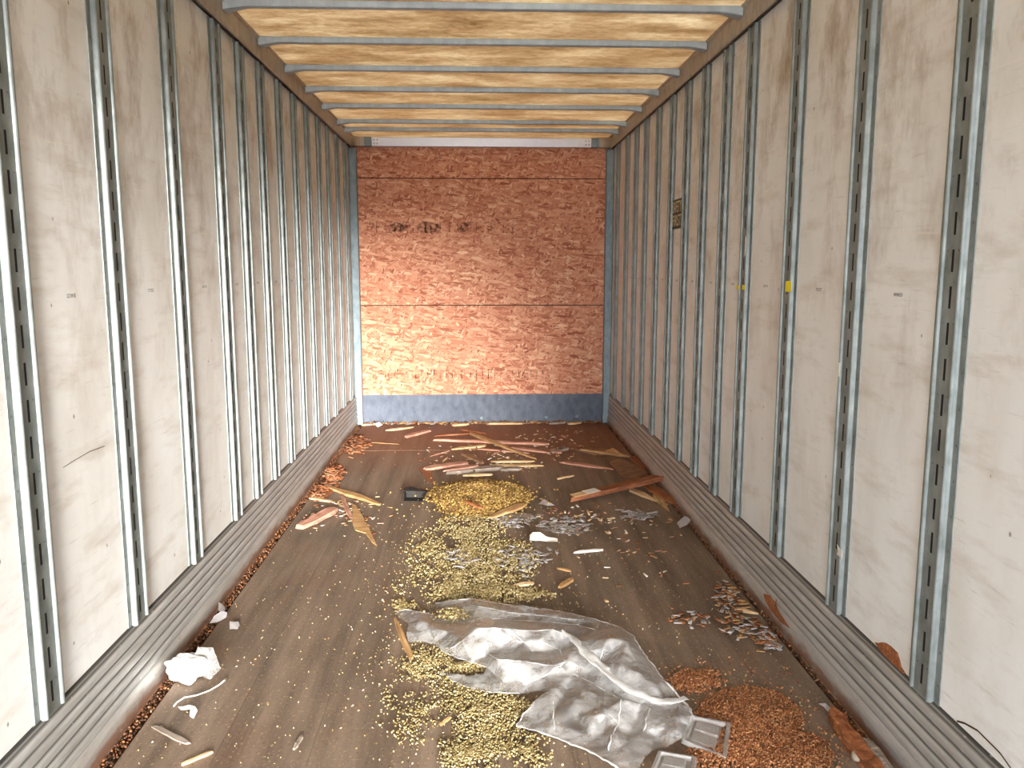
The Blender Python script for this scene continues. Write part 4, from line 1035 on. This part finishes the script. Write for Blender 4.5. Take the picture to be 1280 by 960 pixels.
scatter('brown_grain', 'reddish brown grain spread beside the clear tray at lower right', 'grain', bro, 0.0042, BR, (1.25, 0.75, 0.6))
# crumbs and flakes
cr = []
for _ in range(1000):
    x, y = random.uniform(150, 1040), random.uniform(535, 958) if random.random() < 0.6 else random.gauss(700, 90)
    p = F(x, min(max(y, 535), 958), 0)
    if -1.19 < p.x < 1.2 and p.y < 8.1: cr.append((p.x, p.y, 0.003))
cr += region(500, 600, 760, 210, 160, 0.6)
scatter('crumbs', 'pale crumbs scattered over the whole floor', 'crumbs', cr, 0.0034, [GY[1], GY[0], M['tan'], M['stone'], GY[3]], (1.3, 0.8, 0.6))
fl = region(90, 915, 745, 22, 24, 0.4) + region(60, 930, 785, 34, 16, 0.5) + region(60, 965, 800, 22, 14, 0.5) + region(50, 860, 775, 24, 10, 0.5)
fl = [(a, b, 0.003 + random.uniform(0, 0.01)) for a, b, c in fl]
scatter('wood_flakes', 'grey and rust wood flakes strewn near the right scuff plate', 'flakes', fl, 0.012, [M['greyfilm'], M['rust'], M['brown1'], M['tan'], M['grey']], (1.3, 0.6, 0.12), True, (BV, BF))
ch_ = region(70, 720, 645, 90, 26, 0.5) + region(150, 620, 570, 100, 20, 0.5) + region(70, 430, 640, 60, 26, 0.5) + region(60, 790, 680, 80, 60, 0.5) + region(80, 700, 550, 60, 12, 0.5)
ch_ = [(a, b, 0.003) for a, b, c in ch_]
scatter('wood_chips', 'small wood chips littered around the broken laths', 'chips', ch_, 0.010, [M['pale'], M['pink'], M['tan'], M['red'], M['paper']], (1.5, 0.5, 0.15), True, (BV, BF))
shr = region(260, 415, 592, 12, 10, 0.3, 0.03) + region(200, 395, 612, 14, 10, 0.4, 0.01) + region(220, 440, 556, 18, 12, 0.4, 0.01)
fs_ = region(80, 640, 652, 26, 9, 0.5) + region(80, 705, 658, 34, 10, 0.5) + region(80, 650, 700, 34, 14, 0.5) + region(60, 800, 645, 22, 6, 0.5) + region(40, 575, 700, 20, 14, 0.5)
scatter('film_flakes', 'torn flakes of pale film littered right of the grain trail', 'flakes', [(a, b, 0.004 + random.uniform(0, 0.012)) for a, b, c in fs_], 0.016, [M['greyfilm'], M['doubled'], M['film']], (1.3, 0.6, 0.05), True, (BV, BF))
scatter('shredded_bark', 'orange brown shredded bark against the left scuff plate', 'bark', shr, 0.018, [M['rust'], M['red'], M['brown']], (1.6, 0.4, 0.2), True, (BV, BF))
gd = [(random.uniform(-1.248, -1.209), random.uniform(1.6, 8.0), -0.03 + random.uniform(0, 0.016)) for _ in range(2600)]
gd += [(random.uniform(1.230, 1.249), random.uniform(1.6, 8.0), -0.03 + random.uniform(0, 0.016)) for _ in range(1400)]
scatter('groove_debris', 'brown dirt and crumbs packed in the grooves along the scuff plates', 'dirt', gd, 0.0055, [BR[2], M['sub'], M['sub'], M['brown'], M['sub'], BR[2], M['sub'], BR[1]])
bk = [(random.uniform(-1.19, 1.2), 8.17 - abs(random.gauss(0, 0.03)), 0.004) for _ in range(350)]
scatter('corner_dirt', 'wood crumbs gathered along the foot of the kick plate', 'dirt', bk, 0.012, [M['tan'], M['brown'], M['grey'], M['red']], (1.6, 0.5, 0.5), True, (BV, BF))
